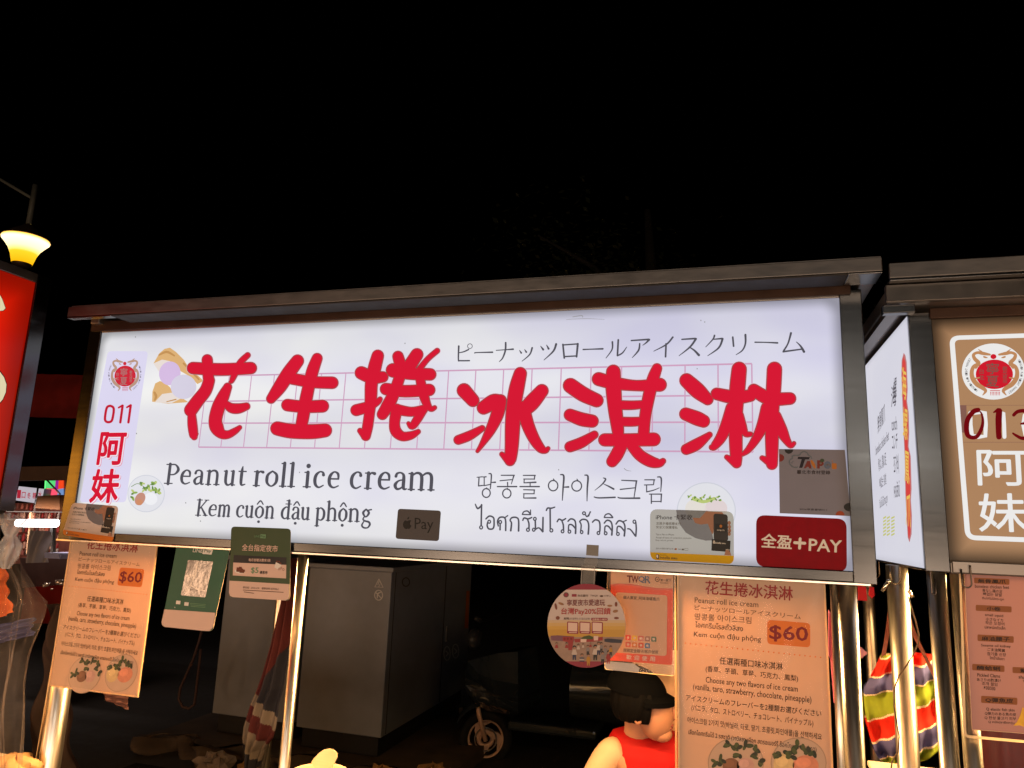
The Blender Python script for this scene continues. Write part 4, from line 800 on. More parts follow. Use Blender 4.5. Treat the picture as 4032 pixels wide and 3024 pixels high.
# food registration card (its code left out)
ct_ = crop(3030, 1750, .18078)
t = card('registration_card', PY(.0042), ct_, [(204, 100), (1640, 118), (1768, 1560), (222, 1498)], 8, mat('card_taupe', (.20, .178, .17), .5, 0, .08, 18, 0, .4, spec=.08), 'square taupe food registration card with colourful TAIPEI lettering on the sign', 'card', .0003, .0006)
PT_ = PY(.0042)
b = MB(); ORD = mat('dot_orange', (.28, .045, .012), .5); RDD = mat('dot_red', (.16, .014, .010), .5)
b.poly(PT_, ct_, [(328,104)]+[(420+92*math.cos(a), 112+92*math.sin(a)) for a in [math.pi*(1-i/12) for i in range(1, 12)]]+[(514,106)], BLACK, .0010)
b.poly(PT_, ct_, [(210+110*math.cos(a), 293+86*math.sin(a)) for a in [-math.pi/2+math.pi*i/12 for i in range(13)]], RDD, .0010)
b.poly(PT_, ct_, [(1745+130*math.cos(a), 1365+92*math.sin(a)) for a in [math.pi/2+math.pi*i/12 for i in range(13)]], BLACK, .0010)
b.poly(PT_, ct_, [(1535+98*math.cos(a), 1548+100*math.sin(a)) for a in [math.pi+math.pi*i/12 for i in range(13)]], ORD, .0010); b.build('dots', t)
b = MB(); CLD = mat('cloud_outline', (.10, .12, .15), .5)
b.stroke(PT_, ct_, [(610,495,15),(540,500,15),(470,460,15),(430,390,15),(450,330,15),(490,310,15),(500,255,15),(560,235,15),(620,240,15),(670,215,15),(700,170,14),(760,155,14),(820,185,14),(850,235,14),(900,265,13),(915,310,10)], CLD, .0010)
b.stroke(PT_, ct_, [(490,415,9),(485,390,9),(515,365,6)], CLD, .0010); b.build('cloud', t)
b = MB(); NB = mat('ink_navy', (.010, .008, .016), .5); RB = mat('ink_brick', (.14, .02, .014), .5); OB = mat('ink_amber', (.36, .13, .018), .5); BB = mat('ink_slate_blue', (.09, .12, .19), .5); GB = mat('ink_leaf', (.035, .055, .028), .5)
b.poly(PT_, ct_, [(620,270),(875,275),(860,328),(775,325),(712,512),(645,510),(700,322),(610,318)], NB, .0010)
b.poly(PT_, ct_, [(820,360),(880,362),(915,525),(858,522),(850,490),(808,490),(800,520),(745,520)], RB, .0012)
b.stroke(PT_, ct_, [(912,360,22),(950,430,34),(985,500,24)], OB, .0012); b.poly(PT_, ct_, [(1038,345),(1100,345),(1170,380),(1180,430),(1140,470),(1092,470),(1092,528),(1035,525)], RB, .0012); b.ell(PT_, ct_, 1145, 350, 48, 40, GB, .0014, 16); b.ell(PT_, ct_, 1110, 412, 26, 22, MATS['card_taupe'], .0016, 14)
b.ell(PT_, ct_, 1262, 450, 78, 84, BB, .0012, 24, .2); b.stroke(PT_, ct_, [(1230,470,9),(1270,430,10),(1320,465,9)], MATS['card_taupe'], .0014)
b.rrect(PT_, ct_, [(1352,410),(1462,412),(1460,540),(1356,538)], 24, OB, .0012); b.stroke(PT_, ct_, [(1385,410,5),(1360,345,5)], OB, .0012)
b.text(PT_, ct_, '臺北市食材登錄', (597, 640), (1322, 655), (598, 556), MK, .0010, .03); b.text(PT_, ct_, '2026寧夏臺號011', (652, 1430), (1245, 1448), (653, 1388), MK, .0010, .015)
b.build('lettering', t)
# two phone tap stickers, one on the panel and one bent over the left corner of the frame
ci = crop(2550, 1980, .15823)
YEL = mat('sticker_yellow', (.85, .50, .008), .4, 0, .08, 18, 0, .6); SKN = mat('print_skin', (.30, .16, .11), .55); PHN = mat('print_phone', (.018, .017, .018), .4); OLV = mat('sticker_pale_olive', (.52, .53, .46), .4, 0, .06, 4, 0, .75)
class Shift:
    """the same print seen on another sheet: two picture quads are matched by a homography-free bilinear map"""
    def __init__(s, P, dst): s.P = P; s.d = dst
    def p(s, q, off=0.0):
        u, v = (q[0]-2560)/330, (q[1]-2003)/222
        a, b_, c, d = s.d; x = (a[0]*(1-u)+b_[0]*u)*(1-v)+(d[0]*(1-u)+c[0]*u)*v; y = (a[1]*(1-u)+b_[1]*u)*(1-v)+(d[1]*(1-u)+c[1]*u)*v
        return s.P.p((x, y), off)
def phone_sticker(P, base, yel, lab, bw=1.0):
    K = ci
    t = card('payment_sticker', P, K, [(62, 155), (2140, 215), (2148, 1528), (62, 1418)], 190, base, lab, 'sticker', .0003, .0004)
    b = MB(); b.poly(P, K, [(62,1228),(2148,1318),(2140,1430),(2100,1490),(2040,1522),(200,1425),(120,1390),(80,1330)], yel, .0008); b.build('yellow_band', t)
    b = MB(); OV = mat('sticker_grey_shape', (.36, .36, .39), .4, 0, .06, 18, 0, .75); b.poly(P, K, [(710,172),(1500,196),(1640,930),(1450,940),(1200,880),(950,740),(820,560),(740,380)], OV, .0008)
    b.poly(P, K, [(1120,370),(1300,380),(1460,210),(1850,230),(1900,290),(1650,290),(1640,740),(1610,785),(1560,680),(1500,520),(1320,540),(1180,500)], SKN, .0010)
    for x, y in ((2030,500),(2035,600),(2040,690),(2030,770)): b.ell(P, K, x, y, 40, 52, SKN, .0010, 14)
    b.rrect(P, K, [(1640,265),(1990,290),(2005,950),(1645,930)], 70, PHN, .0014); b.rrect(P, K, [(1680,520),(1970,530),(1970,735),(1685,725)], 30, BLACK, .0016); b.ell(P, K, 1822, 580, 34, 38, OB, .0018, 14)
    b.text(P, K, 'NT$175', (1730, 702), (1912, 708), (1732, 665), WH, .0018, .02); b.poly(P, K, [(1598,900),(2065,945),(2050,1225),(1588,1188)], BLACK, .0018)
    b.text(P, K, 'intella', (1680, 1010), (1830, 1022), (1684, 965), WH, .0021, .02); b.text(P, K, '英特拉', (1845, 1022), (1940, 1030), (1848, 990), WH, .0021, .02); b.text(P, K, 'VISA', (1940, 1186), (2040, 1192), (1944, 1146), WH, .0021, .03)
    b.stroke(P, K, [(1640,940,8),(1635,1005,8),(1665,1010,8),(1665,950,8),(1640,940,8)], WH, .0021, straight=True)
    b.poly(P, K, [(1940,1180),(1990,1165),(2060,1230),(2080,1310),(1910,1300)], SKN, .0023); b.build('phone_picture', t)
    b = MB(); GK = mat('print_grey_ink', (.11, .105, .085), .5)
    for s_, bl, br, tl, m, bo in (('iPhone 卡緊收', (205, 420), (1112, 428), (208, 285), MK, .008), ('支援多種感應支付', (212, 545), (830, 556), (215, 475), GK, .012), ('安全又保護隱私', (212, 636), (748, 648), (215, 568), GK, .012), ('Tap to Pay on iPhone', (205, 815), (655, 822), (207, 765), GK, .012),
        ('Accept all types of contactless payments.', (202, 895), (1095, 912), (205, 840), GK, -.002), ('Easy, secure, private.', (202, 958), (645, 966), (205, 908), GK, -.002), ('國內/外感應卡都可以收!', (210, 1155), (645, 1166), (212, 1112), GK, 0), ('VISA', (752, 1166), (832, 1168), (754, 1138), BB, .03),
        ('Powered by', (310, 1312), (470, 1318), (312, 1285), MBR, .01), ('intella', (310, 1396), (555, 1402), (314, 1325), MBR, .01), ('英特拉', (582, 1402), (745, 1410), (585, 1355), MBR, .03)): b.text(P, K, s_, bl, br, tl, m, .0012, bo)
    b.ell(P, K, 688, 1150, 20, 22, RB, .0012, 12); b.ell(P, K, 712, 1150, 20, 22, OB, .0014, 12); b.rrect(P, K, [(850,1140),(905,1142),(905,1180),(850,1178)], 6, GK, .0012); b.stroke(P, K, [(925,1132,4),(1005,1135,4),(1005,1188,4),(925,1184,4),(925,1132,4)], GK, .0012, straight=True)
    b.poly(P, K, [(212,1270),(288,1290),(288,1405),(212,1385)], MBR, .0012); b.poly(P, K, [(224,1290),(262,1298),(262,1370),(224,1360)], WH, .0014); b.build('lettering', t)
phone_sticker(PS_, OLV, YEL, 'rounded phone payment sticker with a yellow foot beside the big red sticker')
phone_sticker(Shift(PY(-.004), [(285, 1978), (470, 1985), (444, 2140), (240, 2118)]), mat('sticker_beige', (.55, .42, .33), .45, 0, .1, 18, 0, .3), mat('sticker_orange', (.46, .12, .006), .4), 'warm-lit phone payment sticker at the sign frame\'s lower left corner')

# ================================================================== ROUND PROMOTION DISC AND CODE STAND
cq = crop(2140, 2240, .26528)
PD = PY(-.012)
CENT, RX, RY = (638, 843), 581, 623
lo = PD.p(cq(638, 1466))
t = thing('promotion_disc', tuple(lo), 'round promotion disc with a market crowd drawing hanging by clear tape', 'disc')
b = MB(); n = 64; A = [PD.p(cq(CENT[0]+RX*math.cos(2*math.pi*i/n), CENT[1]+RY*math.sin(2*math.pi*i/n))) for i in range(n)]; Bk = [a+Vector((0, .002, 0)) for a in A]
DW = mat('disc_white_print', (.44, .36, .34), .4, 0, .06); DCR = mat('disc_crimson', (.20, .012, .030), .4); DYL = mat('disc_yellow', (.44, .26, .035), .4, 0, .1)
b.add(A, [tuple(range(n))], DW); b.add(A+Bk, [(i, n+i, n+(i+1) % n, (i+1) % n) for i in range(n)], EDGE); b.add(Bk, [tuple(range(n))], EDGE); b.build('card', t)
def seg(y0, y1, k=24):
    """slice of the disc between two picture heights"""
    L, R = [], []
    for i in range(k+1):
        y = y0+(y1-y0)*i/k; h = RX*math.sqrt(max(0, 1-((y-CENT[1])/RY)**2))*.995; L.append((CENT[0]-h, y)); R.append((CENT[0]+h, y))
    return L+R[::-1]
b = MB()
b.poly(PD, cq, seg(222, 308), DCR, .0006)
Y_ = [(760, (.46, .33, .20)), (800, (.47, .30, .11)), (850, (.46, .27, .05)), (900, (.42, .23, .03)), (1010, (.36, .20, .05))]
for i in range(len(Y_)-1): b.poly(PD, cq, seg(Y_[i][0], Y_[i+1][0]), mat('disc_amber_%s' % 'abcd'[i], Y_[i][1], .4, 0, .08), .0005)
b.poly(PD, cq, seg(1010, 1464), mat('disc_ground_print', (.26, .17, .13), .45, 0, .35, 60), .0006); b.poly(PD, cq, seg(1372, 1464), DCR, .0008); b.build('colour_bands', t)
b = MB()
for s_, bl, br, tl, m, bo in (('寧夏夜市愛逮玩', (350, 548), (912, 546), (352, 455), mat('disc_dark_maroon', (.10, .012, .02), .4), .03), ('台灣Pay20%回饋', (262, 688), (996, 692), (266, 578), mat('disc_red_ink', (.27, .02, .024), .4), .03),
      ('期間:113/7/1-113/12/31', (302, 754), (686, 756), (303, 720), MBR, .01), ('台北銀行', (508, 412), (662, 416), (510, 378), MBR, .03), ('TWQR', (694, 415), (806, 417), (697, 384), MBR, .0), ('台灣Pay', (900, 414), (1000, 416), (903, 388), MBR, 0)):
    if bo >= .03 and s_[0] in '寧台' and len(s_) > 5: b.text(PD, cq, s_, (bl[0]-3, bl[1]+4), (br[0]+3, br[1]+4), (tl[0]-3, tl[1]-2), PKW, .0008, .07)
    b.text(PD, cq, s_, bl, br, tl, m, .0011, bo)
b.rrect(PD, cq, [(422,374),(492,374),(492,414),(420,412)], 4, DCR, .0008); b.ell(PD, cq, 336, 385, 40, 38, MBR, .0008, 16); b.ell(PD, cq, 336, 385, 28, 27, DCR, .0010, 16)
b.ell(PD, cq, 862, 404, 28, 14, MBR, .0008, 14); b.rrect(PD, cq, [(708,726),(955,728),(952,772),(708,768)], 20, DCR, .0008); b.text(PD, cq, '活動簡介/帳戶', (724, 762), (938, 765), (726, 734), PKW, .0011, .02)
for x0 in (352, 534, 716):
    b.rrect(PD, cq, [(x0,780),(x0+166,790),(x0+166,966),(x0,958)], 18, DCR, .0008); b.rrect(PD, cq, [(x0+14,795),(x0+152,803),(x0+150,928),(x0+14,922)], 4, PKW, .0010); b.stroke(PD, cq, [(x0+30,942,5),(x0+140,946,5)], PKW, .0010)
b.build('lettering', t)
b = MB()
FD = [mat('disc_food_a', (.16, .05, .03), .5, 0, .4, 80), mat('disc_food_b', (.24, .12, .06), .5, 0, .4, 80)]
for i, (x, y, rx, ry, a) in enumerate(((185,558,18,50,-.2),(262,517,44,18,.35),(212,728,30,28,0),(985,547,38,16,0),(1078,525,20,36,0),(1068,628,40,22,-.2),(1084,730,36,18,0))): b.ell(PD, cq, x, y, rx, ry, FD[i % 2], .0008, 14, a)
AW = [mat('disc_awning_mauve', (.15, .065, .09), .5), mat('disc_awning_red', (.24, .03, .03), .5), mat('disc_slate', (.035, .035, .05), .5), mat('disc_leaf_print', (.05, .07, .02), .5)]
b.poly(PD, cq, [(105,992),(210,985),(455,1003),(452,1080),(120,1062)], AW[0], .0010); b.poly(PD, cq, [(285,1006),(455,1006),(425,1205),(370,1205),(368,1090),(290,1070)], AW[1], .0012)
b.poly(PD, cq, [(455,1040),(545,1035),(600,1050),(740,1030),(880,1005),(880,1060),(740,1080),(470,1090)], AW[1], .0011); b.poly(PD, cq, [(550,1040),(600,1000),(680,985),(740,1010),(730,1045)], AW[3], .0012); b.rrect(PD, cq, [(748,995),(815,995),(810,1060),(748,1062)], 4, PKW, .0013)
b.rrect(PD, cq, [(552,1040),(640,1040),(636,1085),(552,1085)], 4, PKW, .0013); b.poly(PD, cq, [(905,1040),(960,1032),(1165,1050),(1158,1100),(1000,1095),(905,1080)], AW[2], .0012)
for x in (315, 362, 412): b.ell(PD, cq, x, 1038, 15, 17, RB, .0014, 12)
PC = [mat('disc_shirt_%s' % k, c_, .5) for k, c_ in (('pale', (.42, .34, .30)), ('grey', (.19, .16, .16)), ('ochre', (.36, .18, .03)), ('red', (.24, .03, .03)), ('navy', (.03, .032, .07)), ('dark', (.025, .022, .022)))]
FOLK = [(195,1110,.8,3,5),(345,1110,.8,3,1),(460,1170,1.3,0,4),(572,1282,1.1,1,3),(668,1280,1.1,2,2),(770,1160,1.4,0,5),(820,1110,1.2,0,4),(880,1250,1.1,1,5),(965,1240,1.2,3,3),(660,1150,.9,1,5),(520,1130,.8,0,1),(860,1110,.9,1,5),(920,1160,.9,1,1),(1000,1160,.9,2,5),(590,1120,.6,0,3),(700,1110,.6,3,4)]
for i, (x, y, k, sh, lg) in enumerate(FOLK):
    o = .0014+i*.00004; b.ell(PD, cq, x, y-8*k, 20*k, 20*k, BLACK if i % 3 else MBR, o, 12); b.ell(PD, cq, x+2, y+2*k, 15*k, 14*k, SKN, o+.00001, 12)
    b.poly(PD, cq, [(x-16*k,y+18*k),(x+16*k,y+18*k),(x+32*k,y+70*k),(x+24*k,y+80*k),(x-24*k,y+80*k),(x-32*k,y+70*k)], PC[sh], o+.00002)
    if k > .85: b.poly(PD, cq, [(x-20*k,y+80*k),(x+20*k,y+80*k),(x+18*k,y+min(140*k,190)),(x+6*k,y+140*k),(x,y+95*k),(x-8*k,y+140*k),(x-20*k,y+138*k)], PC[lg], o+.00003)
for k in range(3): b.stroke(PD, cq, [(542,1320+k*24,6),(602,1322+k*24,6)], PC[0] if k % 2 else PC[4], .0024)
b.build('market_drawing', t)
TP = clear('clear_tape', (.5, .48, .46), .16, .05)
b = MB(); ta, tb_ = (2312, 2140), (2357, 2143)
b.poly(PY(-.004), ID, [(2312,2150),(2358,2153),(2350,2235),(2342,2300),(2292,2298),(2298,2235)], TP, .0)
b.poly(PD, cq, [(566,-60),(760,-45),(748,260),(556,250)], TP, .0002); ED = mat('tape_edge', (.40, .36, .34), .3)
b.stroke(PD, cq, [(569,-30,3),(557,225,3)], ED, .0004); b.stroke(PD, cq, [(760,-30,3),(750,232,3)], ED, .0004)
b.poly(PY(-.004), ID, [(2310,2144),(2358,2147),(2356,2190),(2308,2186)], mat('tape_grey_tab', (.16, .155, .15), .4), .0003); b.build('tape', t)

PT2 = PY(.036)
t = thing('code_stand', tuple(PT2.p(cq(1400, 1590))), 'orange-lit payment code card in a clear acrylic holder behind the round disc', 'payment stand')
b = MB(); OR_ = mat('card_orange_red', (.58, .065, .030), .4, 0, .08); PEA = mat('card_peach', (.64, .37, .24), .4, 0, .05, 6, 0, .25)
pts = rounded([(1002, -60), (1928, -40), (1915, 1428), (985, 1355)], 40, 5); b.poly(PT2, cq, pts, PEA, .0012); bk_ = [PT2.p(cq(*q), .0006) for q in pts]
b.add(bk_, [tuple(reversed(range(len(bk_))))], EDGE); b.build('card', t)
b = MB(); b.poly(PT2, cq, [(998,235),(1100,220),(1300,225),(1500,262),(1700,290),(1922,300),(1915,1400),(1890,1426),(985,1355)], OR_, .0016)
b.poly(PT2, cq, [(998,232),(1100,217),(1300,222),(1500,258),(1700,286),(1922,288),(1922,312),(1700,318),(1500,290),(1300,250),(1100,245),(998,262)], mat('card_wave', (.50, .10, .07), .4), .0018)
b.rrect(PT2, cq, [(1072,345),(1840,392),(1828,1292),(1060,1240)], 50, PEA, .0020); b.build('colour_bands', t)
b = MB()
for ch, x0, x1, m in (('T', 1240, 1318, RB), ('W', 1305, 1408, RB), ('Q', 1410, 1500, BB), ('R', 1505, 1588, BB)): b.text(PT2, cq, ch, (x0, 200+(x0-1240)*.03), (x1, 202+(x1-1240)*.03), (x0+3, 98+(x0-1240)*.03), m, .0022, .035)
b.ell(PT2, cq, 1690, 155, 30, 32, MBR, .0022, 24, 0, 5); b.ell(PT2, cq, 1690, 155, 9, 9, MBR, .0022, 10)
b.text(PT2, cq, '第一銀行', (1735, 185), (1892, 190), (1738, 142), MBR, .0022, .02); b.text(PT2, cq, 'First Bank', (1735, 215), (1855, 219), (1737, 195), MBR, .0022, .015)
b.text(PT2, cq, '個人賣家_阿妹海螺鳳爪', (1182, 448), (1722, 478), (1186, 395), MBR, .0024, .02); b.text(PT2, cq, '限綁定金融卡/帳戶使用', (1188, 1232), (1700, 1262), (1192, 1178), MBR, .0024, .015)
for i, ch in enumerate('歡迎使用'): b.text(PT2, cq, ch, (1230+i*116, 1338+i*9), (1306+i*116, 1345+i*9), (1234+i*116, 1270+i*9), PKW, .0022, .03)
IC = [(.55,.06,.05),(.62,.36,.04),(.52,.06,.04),(.3,.14,.11),(.09,.13,.08),(.52,.10,.07),(.52,.16,.04),(.50,.07,.03),(.07,.13,.24)]
for i in range(9):
    x, y = 1220+(i % 5)*95, 978+(i//5)*102+(i % 5)*6; b.rrect(PT2, cq, [(x,y),(x+78,y+4),(x+76,y+80),(x-2,y+76)], 12, mat('pay_icon_%s' % 'abcdefghi'[i], IC[i], .45), .0024); b.ell(PT2, cq, x+38, y+40, 18, 18, PKW, .0026, 12)
b.text(PT2, cq, '街', (1418, 1060), (1480, 1064), (1420, 1000), PKW, .0028, .03); b.build('lettering', t)
ACL = clear('acrylic_sheet', (.75, .55, .40), .14, .08); ACT = clear('thin_acrylic', (.75, .55, .40), .03, .08)
b = MB()
hp = rounded([(955, -80), (1965, -60), (1950, 1590), (905, 1490)], 55, 6); b.poly(PT2, cq, hp, ACT, .0034); b.poly(PT2, cq, hp, ACL, -.004)
q = hp+[hp[0]]; vs = [PT2.p(cq(*a), .0034) for a in hp]+[PT2.p(cq(*a), -.004) for a in hp]; k = len(hp); b.add(vs, [(i, (i+1) % k, k+(i+1) % k, k+i) for i in range(k)], PAPEREDGE)
b.poly(PT2, cq, [(915,1385),(1000,1370),(1330,1400),(1430,1470),(1410,1535),(1100,1510),(940,1490),(905,1440)], mat('foil_grey', (.22, .19, .17), .35, .6, .4, 16, .4), .002); b.build('acrylic_holder', t)
# acrylic edge by the menu; added pane paints peach haze behind the vendor
b = MB()
gt = thing('acrylic_backing', (1.944, .062, .845), 'added peach backing pane behind the vendor with a bright acrylic edge near the menu', 'acrylic pane')
ACG = clear('peach_haze', (.9, .55, .34), .75, .3)
PGd = PY(1.16); b.add([PGd.p(q) for q in ((2490, 3300), (2690, 3300), (2690, 2560), (2490, 2560))], [(0, 1, 2, 3)], ACG); b.build('backing_pane', gt); b = MB(); b.box((1.942, .058, .845), (1.946, .066, 1.55), PAPEREDGE)
b.build('bright_edge', gt)

# ================================================================== BITS HANGING AT THE RIGHT-HAND POSTS
def strip(name, P, K, pts, m, lab, cat, th=.002, wob=0):
    b = MB(); A = [P.p(K(*q)) for q in pts]; n = len(A)
    for i, a in enumerate(A): a.y += wob*math.sin(i*2.1)
    Bk = [a+Vector((0, th, 0)) for a in A]; b.add(A, [tuple(range(n))], m); b.add(Bk, [tuple(reversed(range(n)))], m); b.add(A+Bk, [(i, n+i, n+(i+1) % n, (i+1) % n) for i in range(n)], m)
    return tag(settle(b.build(name)), lab, cat)
PNK = mat('pink_cloth', (.62, .17, .30), .7, 0, .2, 14, .2); RDC = mat('bright_red_cloth', (.55, .006, .008), .6, 0, .2)
strip('cloth_strip', PY(.10), ID, [(3262,2400),(3272,2415),(3280,2450),(3282,2590),(3290,2690),(3296,2770),(3284,2768),(3272,2600),(3262,2580)], PNK, 'narrow pink cloth strip hanging between the menu and the thick post', 'cloth strip', .004, .004)
strip('paper_tag', PY(.22), ID, [(3380,2546),(3392,2549),(3417,2572),(3392,2593),(3380,2588)], mat('pink_paper', (.66, .30, .34), .6), 'small pointed pink paper peeking out behind the thick right post', 'paper tag')
strip('cloth_tag', PY(.12), ID, [(3378,2308),(3410,2310),(3415,2366),(3380,2364)], RDC, 'square bright red cloth tag under the white sign\'s right corner', 'cloth tag', .004)
strip('cloth_tag', PY(.14), ID, [(3424,2310),(3441,2312),(3444,2345),(3434,2356),(3421,2344)], RDC, 'smaller ragged red tag right of the square red tag', 'cloth tag', .004)
def clip(px0, px1, Y, lab):
    P = PY(Y); a, c = P.p(px0), P.p(px1); b = MB(); m = mat('bright_clip_metal', (.8, .7, .55), .15, .9)
    b.tube([a, a+(c-a)*.3, c], [.0030, .0042, .0042], m, 10); b.ball(a, .005, m, 8); tag(settle(b.build('metal_clip')), lab, 'clip')
clip((3497, 2290), (3473, 2328), .02, 'bright metal clip hanging left of the post under the side sign')
clip((3580, 2330), (3594, 2352), .20, 'bright metal clip sticking out right of the post under the side sign')
b = MB(); wire = mat('brown_cord', (.10, .065, .045), .6)
b.tube([PY(.27).p(q) for q in ((3576, 2350), (3590, 2400), (3606, 2450), (3617, 2495), (3616, 2530), (3600, 2570), (3570, 2620), (3540, 2660), (3522, 2710), (3520, 2780), (3530, 2840), (3541, 2900), (3536, 2960), (3512, 3000), (3508, 3040))], .0019, wire, 8)
tag(settle(b.build('power_cord')), 'thin brown cord looping down across the post in front of the striped bag', 'cord')
# striped shoulder bag
ST = [mat('bag_%s' % k, c_, .8, 0, .25, 60, .2) for k, c_ in (('red', (.62, .022, .010)), ('slate', (.085, .085, .24)), ('green', (.20, .26, .018)), ('cream', (.72, .58, .44)))]
bag = thing('shoulder_bag', (2.54, .50, 1.0), 'red, green and slate striped cloth bag hanging behind the steel posts', 'bag')
PBg = PY(.50)
sil = [(2575,3470,3690),(2620,3450,3692),(2660,3430,3695),(2700,3404,3698),(2740,3400,3702),(2800,3403,3704),(2850,3412,3704),(2900,3424,3702),(2950,3440,3698),(2985,3458,3660),(3005,3490,3590)]
def bagf(side):
    def fn(u, v):
        k = v*(len(sil)-1); i = min(int(k), len(sil)-2); t_ = k-i; y, xa, xb = [sil[i][j]+(sil[i+1][j]-sil[i][j])*t_ for j in range(3)]
        bul = math.sin(math.pi*u)**.6*math.sin(math.pi*min(1, .12+v*.88)); sag = 22*math.sin(math.pi*u)-60*(u-.5)*(1-v)*.0
        P = PBg.p((xa+(xb-xa)*u, y)); P.y += side*.055*bul+(.009*math.sin(u*19+v*3)+.006*math.sin(u*31-v*8)+.006*math.sin(v*26+u*5))*side; return P
    return fn
BU, BV = 90, 190
for side in (-1, 1):
    b = MB(); vs = [bagf(side)(i/BU, j/BV) for j in range(BV+1) for i in range(BU+1)]; order = [0, 1, 2]
    for j in range(BV):
        for i in range(BU):
            u, v = (i+.5)/BU, (j+.5)/BV; h = 1-v-(u-.5)*.17+.016*math.sin(u*8.5+1); h = (1.07-h)/.176; f_ = h-math.floor(h); c_ = order[int(math.floor(h)) % 3]
            m = ST[3] if f_ < .085 else ST[c_]
            q = [vs[j*(BU+1)+i], vs[j*(BU+1)+i+1], vs[(j+1)*(BU+1)+i+1], vs[(j+1)*(BU+1)+i]]; b.add(q, [(0, 1, 2, 3)], m, True)
    o = b.build('cloth_body', bag); bm = bmesh.new(); bm.from_mesh(o.data); bmesh.ops.remove_doubles(bm, verts=bm.verts, dist=1e-5); bm.to_mesh(o.data); bm.free()
STP = mat('bag_strap', (.36, .15, .13), .8, 0, .5, 90)
for pts in ([(3475,2600,.49),(3490,2520,.46),(3502,2430,.40),(3510,2360,.33)], [(3700,2700,.45),(3650,2600,.44),(3605,2510,.42),(3580,2440,.38),(3566,2360,.33)]):
    b = MB(); Q = [PY(y).p((x, z)) for x, z, y in pts]; b.grid(lambda u, v: Q[min(int(v*(len(Q)-1)), len(Q)-2)].lerp(Q[min(int(v*(len(Q)-1)), len(Q)-2)+1], v*(len(Q)-1)-min(int(v*(len(Q)-1)), len(Q)-2))+Vector(((u-.5)*.011, 0, 0)), 3, 18, STP); b.build('strap', bag)

# ================================================================== ELECTRIC CABINETS ON A ROUGH PLINTH
CAB = mat('cabinet_grey', (.19, .20, .222), .55, .2, .22, 9, .05); CABD = mat('cabinet_seam', (.012, .011, .011), .6); CABM = mat('cabinet_mark', (.50, .49, .48), .6)
def cabinet(x0, x1, y0, y1, z0, z1, lab):
    t = thing('electric_cabinet', ((x0+x1)/2, (y0+y1)/2, z0), lab, 'electric cabinet', 'grey electric cabinets behind the stall')
    b = MB(); b.box((x0, y0, z0+.12), (x1, y1, z1-.03), CAB); b.box((x0-.015, y0-.015, z1-.03), (x1+.015, y1+.015, z1), CAB); b.build('body', t, .006)
    b = MB(); b.box((x0+.03, y0+.03, z0), (x1-.03, y1-.03, z0+.12), MATS['cabinet_seam']); b.build('base', t, .004)
    return t
YF = PX(0, 1).p((1850, 2400)).y; YS = PX(0, 1).p((1748, 2400)).y
t = cabinet(-.60, 0.0, 2.5, YF, .20, 1.345, 'big dark grey cabinet with warning marks beside the scooter')
b = MB(); b.box((0.0, YS, .33), (.003, YS+.010, 1.31), CABD); b.build('door_seam', t); b = MB(); b.box((0.0, 2.56, .33), (.002, 2.566, 1.31), CABD); b.build('door_seam', t); b = MB(); b.box((0.0, YS+.06, .75), (.012, YS+.075, .86), STEEL_D); b.build('handle', t)
PCa = PY(2.497); cx_ = crop(900, 1950, .6474)
b = MB()
for q in ([(915,510,3),(940,560,3),(890,558,3),(915,510,3)],): b.stroke(PCa, cx_, q, CABM, .001, straight=True)
b.stroke(PCa, cx_, [(916,525,2.5),(908,545,2.5),(922,542,2.5),(914,556,2)], CABM, .0014, straight=True)
b.ell(PCa, cx_, 913, 608, 24, 30, CABM, .001, 28, 0, 3); b.stroke(PCa, cx_, [(895,590,3),(931,628,3)], CABM, .0014); b.stroke(PCa, cx_, [(905,625,3),(908,600,4),(925,590,3)], CABM, .0018); b.build('warning_marks', t)
PCb = PX(0.0035, 1)
b = MB()
for x, y in ((1328, 962), (1380, 948)): b.ell(PCb, cx_, x, y, 19, 42, CABM, .001, 28, 0, 3); b.stroke(PCb, cx_, [(x-8, y-15, 3), (x+6, y, 4), (x-6, y+16, 3)], CABM, .0014)
b.ell(PCb, cx_, 1078, 528, 22, 26, mat('cabinet_scuff', (.035, .030, .028), .6), .001, 20, 0, 3); b.rrect(PCb, cx_, [(1400,1292),(1426,1290),(1424,1328),(1398,1332)], 3, mat('label_paper', (.30, .25, .21), .6), .001); b.build('labels', t)
b = MB(); b.poly(PCb, cx_, [(1446,582),(1465,582),(1456,808),(1434,808)], mat('orange_strip', (.42, .11, .012), .6), .002); b.build('orange_strip', t)
cabinet(-1.28, -.66, 2.55, 3.4, .20, 1.36, 'plain dark grey cabinet half hidden by the folded umbrella')
random.seed(5)
RCK = mat('rough_concrete', (.06, .042, .03), .9, 0, .7, 7, .9)
b = MB()
def plinth(u, v):
    x = -1.6+2.1*u; z = .02+.20*v; y = 2.30+.07*math.sin(x*13)+.05*math.sin(x*29+v*7)+.04*math.sin(v*9+x*5); return Vector((x, y, z))
b.grid(plinth, 90, 14, RCK); b.box((-1.6, 2.42, .0), (.5, 3.6, .198), RCK); b.grid(lambda u, v: Vector((-1.6+2.1*u, 2.30+.13*v+.07*math.sin((-1.6+2.1*u)*13)*(1-v), .22-.02*v+.006*math.sin(u*60+v*9))), 90, 4, RCK)
tag(settle(b.build('plinth')), 'rough broken concrete plinth under the grey cabinets', 'plinth')
